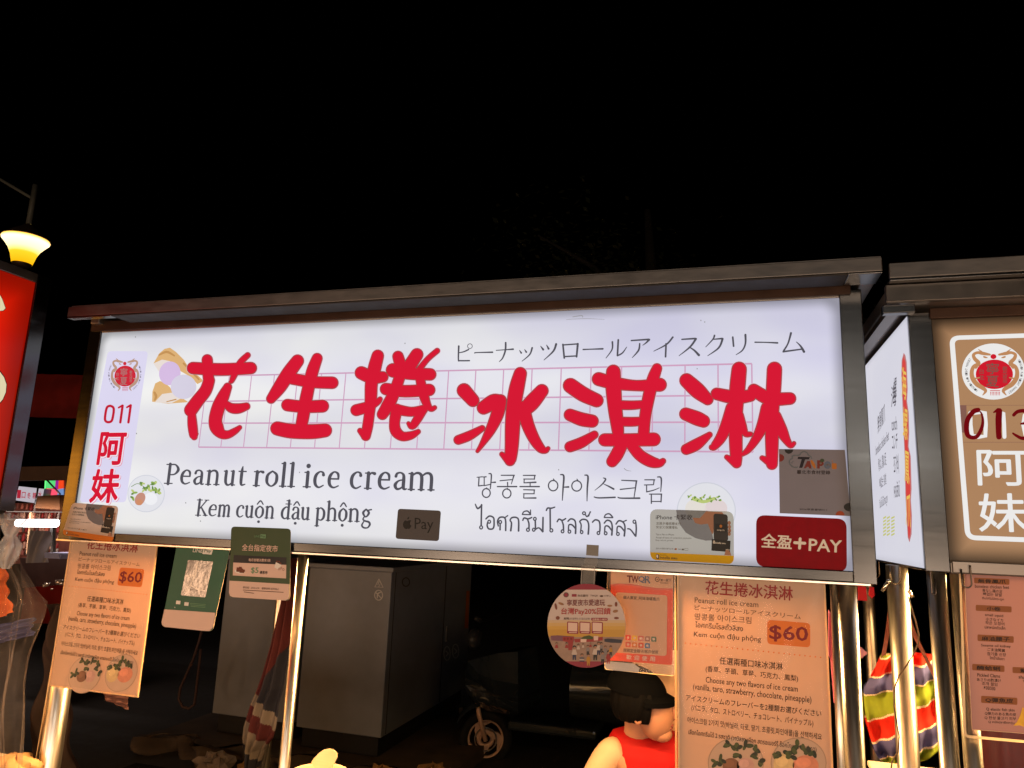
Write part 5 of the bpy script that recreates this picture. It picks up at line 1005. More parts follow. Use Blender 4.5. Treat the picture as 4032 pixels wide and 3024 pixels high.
def rock(x, y, z, s):
    def fn(u, v):
        a, e = 2*math.pi*u, math.pi*(v-.5); k = .85+.26*math.sin(a*3+x*9)*math.cos(e)+.20*math.sin(a*5+e*4+x*31)+.10*math.sin(a*2-e*7+x*17); return Vector((x+s*1.2*k*math.cos(e)*math.cos(a), y+s*k*math.cos(e)*math.sin(a), z+s*.8*k*math.sin(e)))
    return fn
for i, (x, y, s, lab) in enumerate(((-.93, 2.18, .10, 'pale lumpy rock below the plain cabinet'), (-.68, 2.16, .085, 'ochre rock left of the umbrella tip'), (-.18, 2.2, .10, 'ochre rock in front of the big cabinet\'s base'), (.12, 2.3, .11, 'rough brown rock right of the big cabinet\'s base'), (.36, 2.5, .10, 'dark rock beside the scooter wheel'))):
    b = MB(); b.grid(rock(x, y, .08+s*.6, s), 15, 9, mat('ochre_rock', (.24, .13, .05), .9, 0, .6, 9, .8) if i != 0 else mat('grey_rock', (.20, .16, .14), .9, 0, .6, 9, .8), False); tag(settle(b.build('rock')), lab, 'rock', 'rocks round the cabinets')

# folded umbrella: dark red cloth with white bands
um = thing('folded_umbrella', (.30, .80, .35), 'folded dark red umbrella with white bands leaning before the grey cabinets', 'umbrella')
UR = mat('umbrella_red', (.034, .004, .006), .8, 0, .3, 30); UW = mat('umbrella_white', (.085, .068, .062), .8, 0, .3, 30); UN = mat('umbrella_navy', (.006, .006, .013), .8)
Pu = PY(.80)
def quilt(pts, m, o, k):
    b_ = MB(); A = [Pu.p(cx_(*q), o) for q in pts]; n = len(A); Bk = [a+Vector((0, .03, 0)) for a in A]; b_.add(A, [tuple(range(n))], m); b_.add(Bk, [tuple(reversed(range(n)))], m); b_.add(A+Bk, [(i, n+i, n+(i+1) % n, (i+1) % n) for i in range(n)], m); return b_
prof = [(395,380,430),(340,640,410),(270,900,385),(215,1080,355),(180,1170,345),(140,1260,320),(95,1400,300),(90,1470,280),(105,1540,230),(130,1650,190)]
b = MB()
def umf(u, v):
    k = v*(len(prof)-1); i = min(int(k), len(prof)-2); t_ = k-i; xl, y, xr = [prof[i][j]+(prof[i+1][j]-prof[i][j])*t_ for j in range(3)]
    P = Pu.p(cx_(xl+(xr-xl)*u, y)); P.y += -.05*math.sin(math.pi*u)+.012*math.sin(u*22+v*3); return P
NV, NU = 170, 80; vs = [umf(i/NU, j/NV) for j in range(NV+1) for i in range(NU+1)]
def ucol(q):
    x, y = q; d = y-1250-(x-180)*1.35
    if d < -75: return UR if x-215 < (1180-y)*.55+10 else UN
    if d < 30: return UW
    if d < 165: return UR
    if d < 330: return UW
    return UN
for j in range(NV):
    for i in range(NU):
        u, v = (i+.5)/NU, (j+.5)/NV; k = v*(len(prof)-1); ii = min(int(k), len(prof)-2); t_ = k-ii; xl, y, xr = [prof[ii][c_]+(prof[ii+1][c_]-prof[ii][c_])*t_ for c_ in range(3)]
        b.add([vs[j*(NU+1)+i], vs[j*(NU+1)+i+1], vs[(j+1)*(NU+1)+i+1], vs[(j+1)*(NU+1)+i]], [(0, 1, 2, 3)], ucol((xl+(xr-xl)*u, y)), True)
o = b.build('canopy', um); bm = bmesh.new(); bm.from_mesh(o.data); bmesh.ops.remove_doubles(bm, verts=bm.verts, dist=1e-5); bm.to_mesh(o.data); bm.free()
b = MB(); b.tube([Pu.p(cx_(415, 330))+Vector((0, .06, 0)), Pu.p(cx_(150, 1650))+Vector((0, .06, 0)), Vector((.20, .86, .05))], .012, STEEL_D, 12); b.build('pole', um)

# ================================================================== SCOOTER
SY = 3.05; PSc = PY(SY); wc = PSc.p((1912, 2908)); sc_ = thing('scooter', (wc.x+.6, SY, 0.12), 'dark motor scooter parked in shadow right of the grey cabinet', 'scooter')
def dsc(dx, dz): return Vector((wc.x+dx, SY, wc.z+dz))
TY = mat('tyre_rubber', (.010, .010, .010), .8); RIM = mat('bronze_rim', (.58, .38, .27), .5, .3, .25); BODY = mat('dark_scooter_paint', (.030, .040, .048), .2, .2, .2, 6, 0, 0, .9, spec=.6)
def ring(b, c, r0, w_, m, axis=Vector((0, 1, 0)), k=40, n=14):
    u = axis.orthogonal().normalized(); v = axis.cross(u); vs = []; fs = []
    for i in range(k):
        a = 2*math.pi*i/k; d = u*math.cos(a)+v*math.sin(a)
        for j in range(n): g = 2*math.pi*j/n; vs.append(c+d*(r0+w_*math.cos(g))+axis*(w_*math.sin(g)))
    for i in range(k):
        for j in range(n): fs.append((i*n+j, i*n+(j+1) % n, ((i+1) % k)*n+(j+1) % n, ((i+1) % k)*n+j))
    b.add(vs, fs, m, True)
ax = Vector((-.35, 1, 0)).normalized(); RW = .118
def wheel(c, par):
    o_ = MB(); ring(o_, c, RW+.030, .032, TY, ax); w1 = o_.build('wheel', par)
    r_ = MB(); ring(r_, c, RW, .013, RIM, ax); ring(r_, c, .045, .016, RIM, ax); u = ax.orthogonal().normalized(); v = ax.cross(u)
    for i in range(3):
        a = 2*math.pi*i/3+.9
        def P_(rr, aa, off): return c+(u*math.cos(aa)+v*math.sin(aa))*rr+ax*off
        prof_ = [(.03, a-.7), (.06, a-.15), (.085, a+.25), (RW, a+.75), (RW, a-.25), (.09, a-.62), (.06, a-1.1), (.035, a-1.5)]
        r_.add([P_(rr, aa, -.014) for rr, aa in prof_]+[P_(rr, aa, .014) for rr, aa in prof_], [tuple(range(8)), tuple(range(15, 7, -1))]+[(i_, 8+i_, 8+(i_+1) % 8, (i_+1) % 8) for i_ in range(8)], RIM)
    ring(r_, c-ax*.02, .072, .005, STEEL_D, ax); r_.tube([c-ax*.035, c+ax*.035], .016, STEEL, 14); r_.build('rim', w1)
wheel(wc, sc_); wheel(wc+Vector((1.15, .38, 0)), sc_)
b = MB(); b.tube([wc-ax*.06, wc-ax*.06+Vector((-.055, 0, .16)), wc-ax*.05+Vector((-.085, .02, .30))], [.014, .016, .02], RIM, 12); b.tube([wc+ax*.06, wc+ax*.06+Vector((-.055, 0, .16)), wc+ax*.05+Vector((-.085, .02, .30))], [.014, .016, .02], RIM, 12); b.build('fork', sc_)
b = MB()
def fend(u, v):
    a = math.radians(15+150*u); rr = RW+.085+.02*math.sin(math.pi*u); w_ = (v-.5)*.15; d = Vector((math.cos(a), .35*math.cos(a), math.sin(a))); return wc+d*rr+ax*w_*(1-.25*abs(u-.5))+Vector((0, 0, .02*(1-(2*v-1)**2)))
b.grid(fend, 24, 8, BODY)
b.build('fender', sc_)
b = MB()                                      # faceted nose and leg shield
rows = [([(1452,1010),(1540,985),(1640,960),(1760,950)], .02), ([(1440,1062),(1520,1085),(1600,1120),(1760,1150)], -.05), ([(1436,1108),(1520,1145),(1612,1208),(1760,1235)], -.13), ([(1440,1152),(1505,1185),(1618,1226),(1760,1262)], -.09), ([(1448,1205),(1520,1255),(1640,1290),(1760,1310)], -.15), ([(1474,1242),(1556,1308),(1690,1332),(1760,1336)], -.06)]
nr = len(rows); fr = [[PY(SY+d).p(cx_(*q)) for q in pts] for pts, d in rows]; bk2 = [[p+Vector((.06, .30-d*.5, 0)) for p in f_] for f_, (_, d) in zip(fr, rows)]
for S_ in (fr, bk2):
    for i in range(nr-1):
        for j in range(3): b.add([S_[i][j], S_[i][j+1], S_[i+1][j+1], S_[i+1][j]], [(0, 1, 2, 3)], BODY)
for i in range(nr-1):
    for j in (0, 3): b.add([fr[i][j], fr[i+1][j], bk2[i+1][j], bk2[i][j]], [(0, 1, 2, 3)], BODY)
for i in (0, nr-1):
    for j in range(3): b.add([fr[i][j], fr[i][j+1], bk2[i][j+1], bk2[i][j]], [(0, 1, 2, 3)], BODY)
o = b.build('front_cowl', sc_, .004)
b = MB(); b.box(tuple(wc+Vector((.16, -.05, .08))), tuple(wc+Vector((.75, .30, .14))), BODY); b.build('floor_board', sc_, .02)
b = MB(); b.grid(lambda u, v: wc+Vector((.55+.72*u, .20+(.15-.03*u)*math.cos(2*math.pi*v), .32+(.17+.04*u)*math.sin(2*math.pi*v))), 14, 20, BODY); b.build('tail_body', sc_)
b = MB(); b.grid(lambda u, v: wc+Vector((.52+.72*u, .20+.13*math.cos(2*math.pi*v), .55+.05*math.sin(2*math.pi*v)+.03*u)), 14, 16, BLACK); b.build('seat', sc_)
b = MB(); b.tube([wc+Vector((0, -.30, .80)), wc+Vector((-.03, -.1, .76)), wc+Vector((-.03, .16, .76)), wc+Vector((0, .36, .80))], .016, BLACK, 10); b.build('handlebar', sc_)
b = MB(); b.ball(wc+Vector((-.12, .04, .62)), (.05, .09, .07), mat('headlight_glass', (.03, .03, .03), .3), 10); b.build('headlight', sc_)

# ================================================================== VENDOR
P9 = PY(.90)
hc = P9.p((2546, 2762)); sh = P9.p((2389, 2886))
ps_ = thing('person', (hc.x, .95, 0.0), 'vendor in a black cap and red vest over a pale sleeve seated behind the counter', 'person')
SK = mat('skin', (.50, .23, .135), .5, 0, .12, 8, .05); HR = mat('black_hair', (.0025, .002, .002), .7, 0, .5, 40, spec=.08)
def skin_mesh(name, verts, edges, rad, m, par, root=0, sub=2):
    me = bpy.data.meshes.new(name); L = Vector(par['org']); me.from_pydata([Vector(v)-L for v in verts], edges, []); me.materials.append(m)
    o = bpy.data.objects.new(name, me); COL.objects.link(o); o.parent = par; o['org'] = tuple(L)
    k = o.modifiers.new('skin', 'SKIN'); k.use_smooth_shade = True
    for i, r in enumerate(rad): v = me.skin_vertices[0].data[i]; v.radius = r if isinstance(r, tuple) else (r, r); v.use_root = (i == root)
    s_ = o.modifiers.new('sub', 'SUBSURF'); s_.levels = sub; s_.render_levels = sub
    dg = bpy.context.evaluated_depsgraph_get(); dg.update(); nm = bpy.data.meshes.new_from_object(o.evaluated_get(dg)); o.modifiers.clear(); o.data = nm
    for p in nm.polygons: p.use_smooth = True
    return o
H = hc; pel = Vector((H.x-.02, 1.02, .50)); che = Vector((H.x-.01, 1.0, .74)); nk = Vector((H.x-.035, .96, H.z-.125)); hb = Vector((H.x-.005, .94, H.z-.02)); ht = Vector((H.x-.01, .94, H.z+.05))
sl = Vector((sh.x+.012, .92, sh.z-.062)); el = sl+Vector((-.115, -.06, -.23)); wr = el+Vector((.17, -.17, -.05)); hnd = wr+Vector((.07, -.05, -.01))
sr = Vector((H.x+.14, 1.13, sh.z-.055)); er = sr+Vector((.05, -.04, -.26)); wrr = er+Vector((.02, -.22, -.02)); hnr = wrr+Vector((.0, -.08, -.01))
kl = pel+Vector((-.10, -.40, -.02)); fl = kl+Vector((0, .03, -.42)); kr_ = pel+Vector((.12, -.40, -.02)); fr_ = kr_+Vector((0, .03, -.42))
V = [pel, che, nk, hb, ht, sl, el, wr, hnd, sr, er, wrr, hnr, kl, fl, fl+Vector((0, -.12, -.03)), kr_, fr_, fr_+Vector((0, -.12, -.03))]
Ed = [(0,1),(1,2),(2,3),(3,4),(1,5),(5,6),(6,7),(7,8),(1,9),(9,10),(10,11),(11,12),(0,13),(13,14),(14,15),(0,16),(16,17),(17,18)]
body = skin_mesh('body', V, Ed, [(.14,.11),(.15,.11),(.05,.055),(.08,.085),(.07,.075),.05,.042,.028,.035,.05,.042,.028,.035,.075,.05,.04,.075,.05,.04], SK, ps_)
# face facing right: brow, nose, lips, chin, ear joined to the body mesh
fb = MB(); fc = H
fb.ball(fc+Vector((.035, -.02, -.035)), (.060, .062, .085), SK, 14); fb.ball(fc+Vector((.055, -.02, -.095)), (.036, .040, .028), SK, 10)
fb.tube([fc+Vector((.088, -.02, .005)), fc+Vector((.105, -.02, -.030)), fc+Vector((.088, -.02, -.045))], [.008, .014, .009], SK, 10)
fb.ball(fc+Vector((.084, -.02, -.064)), (.012, .022, .006), mat('lips', (.36, .10, .08), .4), 8); fb.ball(fc+Vector((.083, -.02, -.074)), (.011, .020, .006), mat('lips', (.36, .10, .08), .4), 8)
for sy in (-1, 1): fb.ball(fc+Vector((.082, -.02+sy*.028, .004)), (.008, .011, .006), BLACK, 8)
fb.ball(fc+Vector((-.020, -.090, -.034)), (.015, .008, .026), SK, 10)
fob = fb.build('face', ps_)
bm = bmesh.new(); bm.from_mesh(body.data); off = len(body.data.materials)
for m in fob.data.materials:
    if m.name not in [q.name for q in body.data.materials]: body.data.materials.append(m)
names = [q.name for q in body.data.materials]; remap = [names.index(m.name) for m in fob.data.materials]
for p in fob.data.polygons: p.material_index = remap[p.material_index]
bm.from_mesh(fob.data); bm.to_mesh(body.data); bm.free(); bpy.data.objects.remove(fob)
for par_, (wpt, dirx) in ((body, (hnd, Vector((.08, -.05, -.02)))), (body, (hnr, Vector((.0, -.09, -.02))))):   # five fingers on each hand
    hb_ = MB(); d = dirx.normalized(); sd = d.cross(Vector((0, 0, 1))).normalized()
    for i, (o_, ln) in enumerate(((-.026, .062), (-.009, .074), (.009, .070), (.026, .054))): s0 = wpt+sd*o_+d*.02; hb_.tube([s0, s0+d*ln*.5+Vector((0, 0, .004)), s0+d*ln*.85+Vector((0, 0, -.012)), s0+d*ln-Vector((0, 0, .030))], [.009, .0085, .008, .006], SK, 8)
    s0 = wpt+sd*-.032-d*.01; hb_.tube([s0, s0+d*.03+sd*-.02, s0+d*.06+sd*-.022-Vector((0, 0, .01))], [.011, .010, .007], SK, 8)
    ho = hb_.build('hand', ps_); bm = bmesh.new(); bm.from_mesh(body.data); bm.from_mesh(ho.data); bm.to_mesh(body.data); bm.free(); bpy.data.objects.remove(ho)
for p in body.data.polygons: p.use_smooth = True
VR = mat('vest_red', (.42, .006, .006), .7, 0, .15, 14, .15); SLV = mat('pale_sleeve', (.66, .42, .26), .75, 0, .12, 26, .3)
b = MB(); zs = sh.z+.004
LV_ = [(.52-zs, .150, .125), (-.30, .150, .120), (-.20, .152, .120), (-.12, .154, .118), (-.07, .154, .112), (-.035, .150, .100), (-.014, .138, .082), (-.003, .110, .060), (.004, .060, .045)]
def vestf(u, v):
    k = v*(len(LV_)-1); i = min(int(k), len(LV_)-2); t_ = k-i; z, rx, ry = [LV_[i][j]+(LV_[i+1][j]-LV_[i][j])*t_ for j in range(3)]
    a = 2*math.pi*u; c_, s__ = math.cos(a), math.sin(a); r_ = 1+.02*math.sin(a*7+z*30)*(1-v)
    return Vector((H.x+.005+rx*r_*math.copysign(abs(c_)**.8, c_), .985+ry*r_*s__, zs+z))
b.grid(vestf, 48, 32, VR); b.build('vest', ps_)
skin_mesh('sleeve', [sl+Vector((.05, .015, .005)), sl, sl+(el-sl)*.55, el+Vector((0, 0, .03))], [(0,1),(1,2),(2,3)], [.052, .060, .058, .054], SLV, ps_); skin_mesh('sleeve', [sr+Vector((-.03, -.015, .0)), sr, sr+(er-sr)*.55, er+Vector((0, 0, .03))], [(0,1),(1,2),(2,3)], [.056, .062, .058, .056], SLV, ps_)
b = MB(); cc = H+Vector((-.034, -.012, .034))
def capf(u, v):
    a, e = 2*math.pi*u, math.pi/2*(1-v); return cc+Vector((.108*math.cos(e)*math.cos(a), .096*math.cos(e)*math.sin(a), .086*math.sin(e)-.012*math.cos(a)*math.cos(e)))
CPM = mat('cap_black', (.0025, .0025, .003), .9, 0, .3, 30, .2, spec=.04)
b.grid(capf, 36, 12, CPM)
def brim(dz):
    def fn(u, v):
        t_ = math.radians(-75+150*u); L_ = .094+.034*v*(math.cos(t_)**.5 if math.cos(t_) > 0 else 0); return cc+Vector((L_*math.cos(t_)+.010*v, L_*.92*math.sin(t_), -.004-.012*v+dz+.010*(1-v)))
    return fn
b.grid(brim(0), 20, 8, CPM); b.grid(brim(-.016), 20, 8, CPM); b.grid(lambda u, v: brim(-.016*v)(u, 1), 20, 2, CPM); b.ball(cc+Vector((0, 0, .086)), .007, CPM, 8); b.build('cap', ps_)
b = MB()
def hair(u, v):
    a = math.radians(70+228*u); e = .3-.95*v; k = 1+.03*math.sin(u*70+v*3)
    return H+Vector((-.022, -.018, .010))+Vector((.104*k*math.cos(a)*math.cos(e), .090*k*math.sin(a)*math.cos(e), .110*math.sin(e)))
b.grid(hair, 50, 16, HR); b.build('hair', ps_)
b = MB(); sx_, sy_ = pel.x, pel.y; b.box((sx_-.17, sy_-.17, .40), (sx_+.17, sy_+.17, .425), BLACK)
for qx in (-1, 1):
    for qy in (-1, 1): b.tube([(sx_+qx*.14, sy_+qy*.14, .41), (sx_+qx*.17, sy_+qy*.17, .0)], .012, STEEL_D, 10)
tag(settle(b.build('stool')), 'low dark stool under the vendor in the red vest', 'stool')

# ================================================================== BOWL WITH PADDLE ON THE COUNTER
PBw = PY(.30); rc = PBw.p((1256, 3044)); bw = thing('food_bowl', (rc.x, .30, .78), 'orange-rimmed paper food bowl with a wooden paddle at the bottom edge', 'bowl')
hgt = rc.z-.78
b = MB(); b.lathe((rc.x, .30, .78), [(.0, .001), (.055, .001), (.062, .006), (.085, hgt-.004), (.090, hgt), (.0885, hgt+.003), (.083, hgt-.004), (.060, .012), (0, .010)], mat('bowl_paper', (.62, .42, .26), .5, 0, .15, 20), 40); b.build('bowl', bw)
b = MB(); b.grid(lambda u, v: Vector((rc.x+.074*v*math.cos(2*math.pi*u), .30+.074*v*math.sin(2*math.pi*u), .78+hgt-.016+.010*math.sin(u*30)*math.sin(v*9)+.006*math.sin(u*71+v*20))), 48, 12, mat('bowl_food', (.62, .25, .05), .45, 0, .5, 40, .5)); b.build('food', bw)
Pp = PY(.285)
strip_pts = [(1232,3020),(1224,3002),(1232,2988),(1250,2968),(1268,2956),(1288,2952),(1306,2958),(1318,2970),(1321,2985),(1312,3008),(1302,3030)]
b = MB(); A = [Pp.p(q) for q in strip_pts]; n = len(A)
for i, a in enumerate(A): a.y += (a.z-A[0].z)*.25
Bk = [a+Vector((0, .004, -.001)) for a in A]; wd_ = mat('pale_wood', (.72, .56, .34), .6, 0, .14, 12, .1, stretch=(1, 1, 14))
b.add(A, [tuple(range(n))], wd_); b.add(Bk, [tuple(reversed(range(n)))], wd_); b.add(A+Bk, [(i, n+i, n+(i+1) % n, (i+1) % n) for i in range(n)], wd_)
tag(settle(b.build('paddle', None, .001)), 'pale wooden tasting paddle with rounded end standing in the food bowl', 'paddle')
# cable loop on the left cabinet, hanging dark cloth, brick-brown sheet
b = MB(); PCl = PY(2.2); b.tube([PCl.p((q[0]*.61728, 2000+q[1]*.61728)) for q in ((1285, 790), (1270, 850), (1235, 960), (1190, 1060), (1150, 1150), (1140, 1220), (1165, 1270), (1205, 1280), (1240, 1255), (1250, 1180), (1265, 1050), (1282, 900))], .008, mat('dusky_cable', (.055, .030, .028), .7), 10)
tag(settle(b.build('hanging_cable')), 'reddish cable loop hanging before the plain cabinet', 'cable')
b = MB(); PCo = PY(.75)
def cloth(u, v):
    xa, xb = 120+60*(1-v), 300-10*v; y = 2380+700*v; P = PCo.p((xa+(xb-xa)*u, y)); P.y += .03*math.sin(u*9+v*5)+.02*math.sin(v*17+u*4)+.015*math.sin(u*23); return P
b.grid(cloth, 40, 50, mat('dark_brown_cloth', (.030, .018, .016), .85, 0, .3, 14, .3)); tag(settle(b.build('hanging_cloth')), 'dark brown wrinkled cloth hanging between the plastic sheet and the left post', 'cloth')

def drape(name, quad, Y, m, lab, cat, amp=.012):
    b = MB(); P = PY(Y); A_ = [P.p(q) for q in quad]
    def fn(u, v):
        p = A_[0].lerp(A_[1], u).lerp(A_[3].lerp(A_[2], u), v); p.y += amp*math.sin(u*15+v*4)+amp*.6*math.sin(v*19+u*5); return p
    b.grid(fn, 30, 30, m); tag(settle(b.build(name)), lab, cat)
drape('orange_cloth', [(-70, 2225), (20, 2240), (58, 2410), (-70, 2455)], .25, mat('orange_cloth', (.42, .085, .012), .7, 0, .3, 9, .2), 'orange cloth glowing through the clear plastic sheet', 'cloth')
drape('blue_tarp', [(-60, 2470), (135, 2430), (140, 2500), (-60, 2545)], .30, mat('blue_tarp', (.022, .03, .11), .5, 0, .3, 9, .2), 'narrow band of blue tarp behind the clear plastic sheet', 'tarp')
drape('brown_cloth', [(385, 2690), (505, 2735), (507, 2795), (420, 2760)], .35, mat('maroon_brown_cloth', (.10, .045, .042), .8, 0, .3, 12, .2), 'small maroon brown cloth corner showing below the left menu', 'cloth', .003)

# ================================================================== STALLS FARTHER DOWN THE LANE (left gap)
cz = crop(0, 1750, .3918); cy = crop(0, 950, .6933)
dst = thing('distant_stall', (-4.6, 3.4, 0), 'distant food stall under a dark red awning seen between the two signs', 'market stall')
PF = PY(3.2); PFb = PY(3.9)
AWN = mat('awning_dark_red', (.20, .012, .008), .75, 0, .4, 4, .2)
b = MB()
tl_, tr_, br_, bl_ = PY(3.7).p((60, 1470)), PY(3.7).p((345, 1476)), PY(3.2).p((345, 1650)), PY(3.2).p((60, 1640))
def awn(u, v):
    T_ = tl_.lerp(tr_, u); B_ = bl_.lerp(br_, u); P = T_.lerp(B_, v); P.y += .008*math.sin(u*30+v*4)+.02*math.sin(v*9+u*2); return P
b.grid(awn, 60, 16, AWN)
b.build('awning', dst)
def slab(P, K, q, m, name, par, th=.06):
    b = MB(); A = [P.p(K(*a)) for a in q]; n = len(A); Bk = [a+Vector((0, th, 0)) for a in A]; b.add(A, [tuple(range(n))], m); b.add(Bk, [tuple(reversed(range(n)))], m); b.add(A+Bk, [(i, n+i, n+(i+1) % n, (i+1) % n) for i in range(n)], m); return b.build(name, par)
slab(PY(3.25), cz, [(60, 228), (720, 215), (720, 355), (60, 365)], mat('brown_valance', (.075, .042, .026), .8, 0, .4, 6), 'valance', dst)
slab(PF, cz, [(362, 520), (600, 505), (600, 655), (355, 640)], mat('brown_board', (.095, .036, .010), .7, 0, .3, 6), 'side_board', dst)
b = MB(); p0, p1 = PF.p(cz(165, 780)), PF.p(cz(575, 780)); b.tube([p0, p1], .018, STEEL_D, 10); b.build('lamp_batten', dst)
b = MB(); p0, p1 = PY(3.16).p(cz(178, 790)), PY(3.16).p(cz(566, 792)); b.tube([p0, p1], .034, glow('tube_light', (1, .98, .97), 6.0, .02, 3, True), 14); b.build('tube_lamp', dst)
b = MB()
for y0, y1 in ((668, 678), (748, 757)): b.add([PF.p(cz(60, y0)), PF.p(cz(720, y0+8)), PF.p(cz(720, y1+8)), PF.p(cz(60, y1))], [(0, 1, 2, 3)], DARK)
b.tube([PF.p(cz(392, 370)), PF.p(cz(355, 600))], .008, STEEL, 8); b.tube([PF.p(cz(470, 355)), PF.p(cz(605, 500))], .007, STEEL_D, 8)
b.build('rails', dst)
for (xa, xb, ya, yb, nm, m) in ((296, 312, 680, 1100, 'post', mat('tan_post', (.55, .34, .20), .5)), (505, 530, 800, 1120, 'post', STEEL_D)):
    slab(PY(3.3), cz, [(xa, ya), (xb, ya), (xb-30*(nm == 'post' and xa < 400), yb), (xa-34*(xa < 400), yb)], m, nm, dst, .03)
slab(PY(3.0), cz, [(250, 1440), (760, 1400), (800, 1800), (200, 1800)], mat('dark_red_counter', (.13, .008, .006), .3, 0, .4, 8), 'counter', dst, .5)
slab(PY(3.1), cz, [(200, 1140), (740, 1150), (760, 1430), (220, 1440)], mat('dark_counter_front', (.028, .012, .010), .6, 0, .5, 9), 'counter_front', dst, .4)
# boxes, bags and dishes of the distant stall: each one a thing
random.seed(21)
slot = []
PAL = [(.28, .03, .025), (.34, .10, .07), (.16, .05, .04), (.42, .24, .17), (.10, .07, .06), (.30, .16, .12), (.22, .015, .015), (.36, .30, .28)]
lab_n = 0
def goods(cx, cyy, w_, h_, Y, ci_, shape):
    m = mat('packet_%s' % 'abcdefgh'[ci_], PAL[ci_], .5, 0, .5, 40); P = PY(Y); a = P.p(cz(cx-w_/2, cyy+h_/2)); c_ = P.p(cz(cx+w_/2, cyy-h_/2)); b = MB(); d = (c_.x-a.x)
    if shape == 0: b.box((a.x, Y, a.z), (c_.x, Y+d*.7, c_.z), m); o = b.build('goods_box', None, .006)
    else:
        o_ = ((a.x+c_.x)/2, Y+d*.5, a.z); hh = c_.z-a.z; b.lathe(o_, [(0, 0), (d*.42, 0), (d*.46, hh*.1), (d*.46, hh*.66), (d*.2, hh*.82), (d*.2, hh), (0, hh)], m, 16); o = b.build('goods_bottle')
    tag(settle(o), 'small reddish packet among the crowded goods of the distant lit stall', 'goods', 'goods crowded in the distant stall')
for r_, (y, n_, Y) in enumerate(((715, 17, 3.6), (850, 15, 3.7), (930, 15, 3.65), (1010, 14, 3.6), (1085, 12, 3.5), (625, 12, 3.7))):
    for i in range(n_):
        x = 85+i*(520/n_)+random.uniform(-8, 8); goods(x, y+random.uniform(-6, 6), random.uniform(24, 40), random.uniform(48, 78), Y+random.uniform(-.05, .05), random.randrange(8), random.random() < .35)
slab(PFb, cz, [(40, 590), (760, 590), (760, 1200), (40, 1200)], mat('stall_back_wall', (.20, .065, .05), .8, 0, .6, 5), 'back_panel', dst, .05)
# things before it
def simple(name, P, K, q, m, lab, cat, th=.05): return tag(settle(slab(P, K, q, m, name, None, th)), lab, cat)
WS = glow('far_sign_white', lin((206, 196, 206)), .8, .1, 3); 
t = thing('hanging_sign', tuple(PY(3.5).p(cz(250, 590))), 'small tilted white lit sign with red characters far down the lane', 'sign')
b = MB(); P_ = PY(3.5); A = [P_.p(cz(*q)) for q in ((190, 420), (445, 448), (430, 520), (355, 590), (150, 560))]; Bk = [a+Vector((0, .08, 0)) for a in A]; b.add(A, [(0, 1, 2, 3, 4)], WS); b.add(A+Bk, [(i, 5+i, 5+(i+1) % 5, (i+1) % 5) for i in range(5)], STEEL_D); b.add(Bk, [(4, 3, 2, 1, 0)], STEEL_D); b.build('board', t)
b = MB(); RF = glow('far_sign_red', lin((190, 40, 60)), .8)
for ch, x, y in (('一', 190, 500), ('口', 236, 510), ('冬', 290, 515), ('糖', 345, 515), ('水', 400, 505)): b.text(P_, cz, ch, (x-18, y+28), (x+18, y+30), (x-12, y-32), RF, .002, .03)
b.build('lettering', t)
t = thing('neon_sign', tuple(PY(3.6).p(cz(540, 520))), 'bright green, pink and orange lit sign far down the lane', 'sign')
b = MB(); P_ = PY(3.6)
for q, c_ in (([(460, 350), (560, 350), (550, 440), (452, 440)], (90, 214, 120)), ([(560, 350), (590, 350), (582, 450), (550, 440)], (150, 30, 140)), ([(590, 348), (640, 348), (640, 440), (584, 450)], (236, 70, 30)), ([(465, 440), (582, 450), (575, 510), (455, 510)], (250, 84, 110)), ([(584, 450), (640, 440), (640, 520), (575, 512)], (110, 140, 190))):
    b.poly(P_, cz, q, glow('neon_%d_%d_%d' % c_, lin(c_), 1.1, .25, 9), .0)
b.stroke(P_, cz, [(462, 348, 6), (450, 515, 6), (600, 522, 5)], glow('neon_edge_green', lin((110, 255, 130)), 1.3), .004, straight=True); b.build('face', t)
b = MB(); A = [P_.p(cz(*q)) for q in ((440, 340), (650, 338), (650, 528), (436, 520))]; A = [a+Vector((0, .01, 0)) for a in A]; Bk = [a+Vector((0, .12, 0)) for a in A]; b.add(A+Bk, [(0, 1, 2, 3), (7, 6, 5, 4), (0, 4, 5, 1), (1, 5, 6, 2), (2, 6, 7, 3), (3, 7, 4, 0)], STEEL_D); b.build('casing', t)
GW = mat('grey_plastic_cover', (.24, .21, .21), .4, 0, .2, 9, .2)
b = MB(); P_ = PY(2.9)
def cov(u, v):
    a = [(430, 930, 865), (415, 960, 930), (395, 1010, 1000), (370, 1080, 1080), (345, 0, 1180)]; xs = [(415, 505), (385, 500), (368, 500), (350, 505), (338, 500)]; ys = [868, 940, 1010, 1090, 1185]
    k = v*4; i = min(int(k), 3); t_ = k-i; x0 = xs[i][0]+(xs[i+1][0]-xs[i][0])*t_; x1 = xs[i][1]+(xs[i+1][1]-xs[i][1])*t_; y = ys[i]+(ys[i+1]-ys[i])*t_
    P = P_.p(cz(x0+(x1-x0)*u, y)); P.y += -.12*math.sin(math.pi*u)+.02*math.sin(u*25+v*6); return P
b.grid(cov, 30, 24, GW); tag(settle(b.build('plastic_cover')), 'grey-white plastic cover draped over a machine below the distant tube lamp', 'cover')
b = MB(); P_ = PY(2.8)
for k in range(5):
    a = P_.p(cz(445+6*(k % 2), 1140-k*9)); c_ = P_.p(cz(605-7*(k % 3), 1132-k*9)); b.box((a.x, 2.8+.01*(k % 2), a.z), (c_.x, 3.0, c_.z), mat('pale_blue_paper', (.30, .32, .52), .6, 0, .2))
tag(settle(b.build('paper_stack')), 'stack of pale bluish papers on the dark counter far left', 'paper stack')
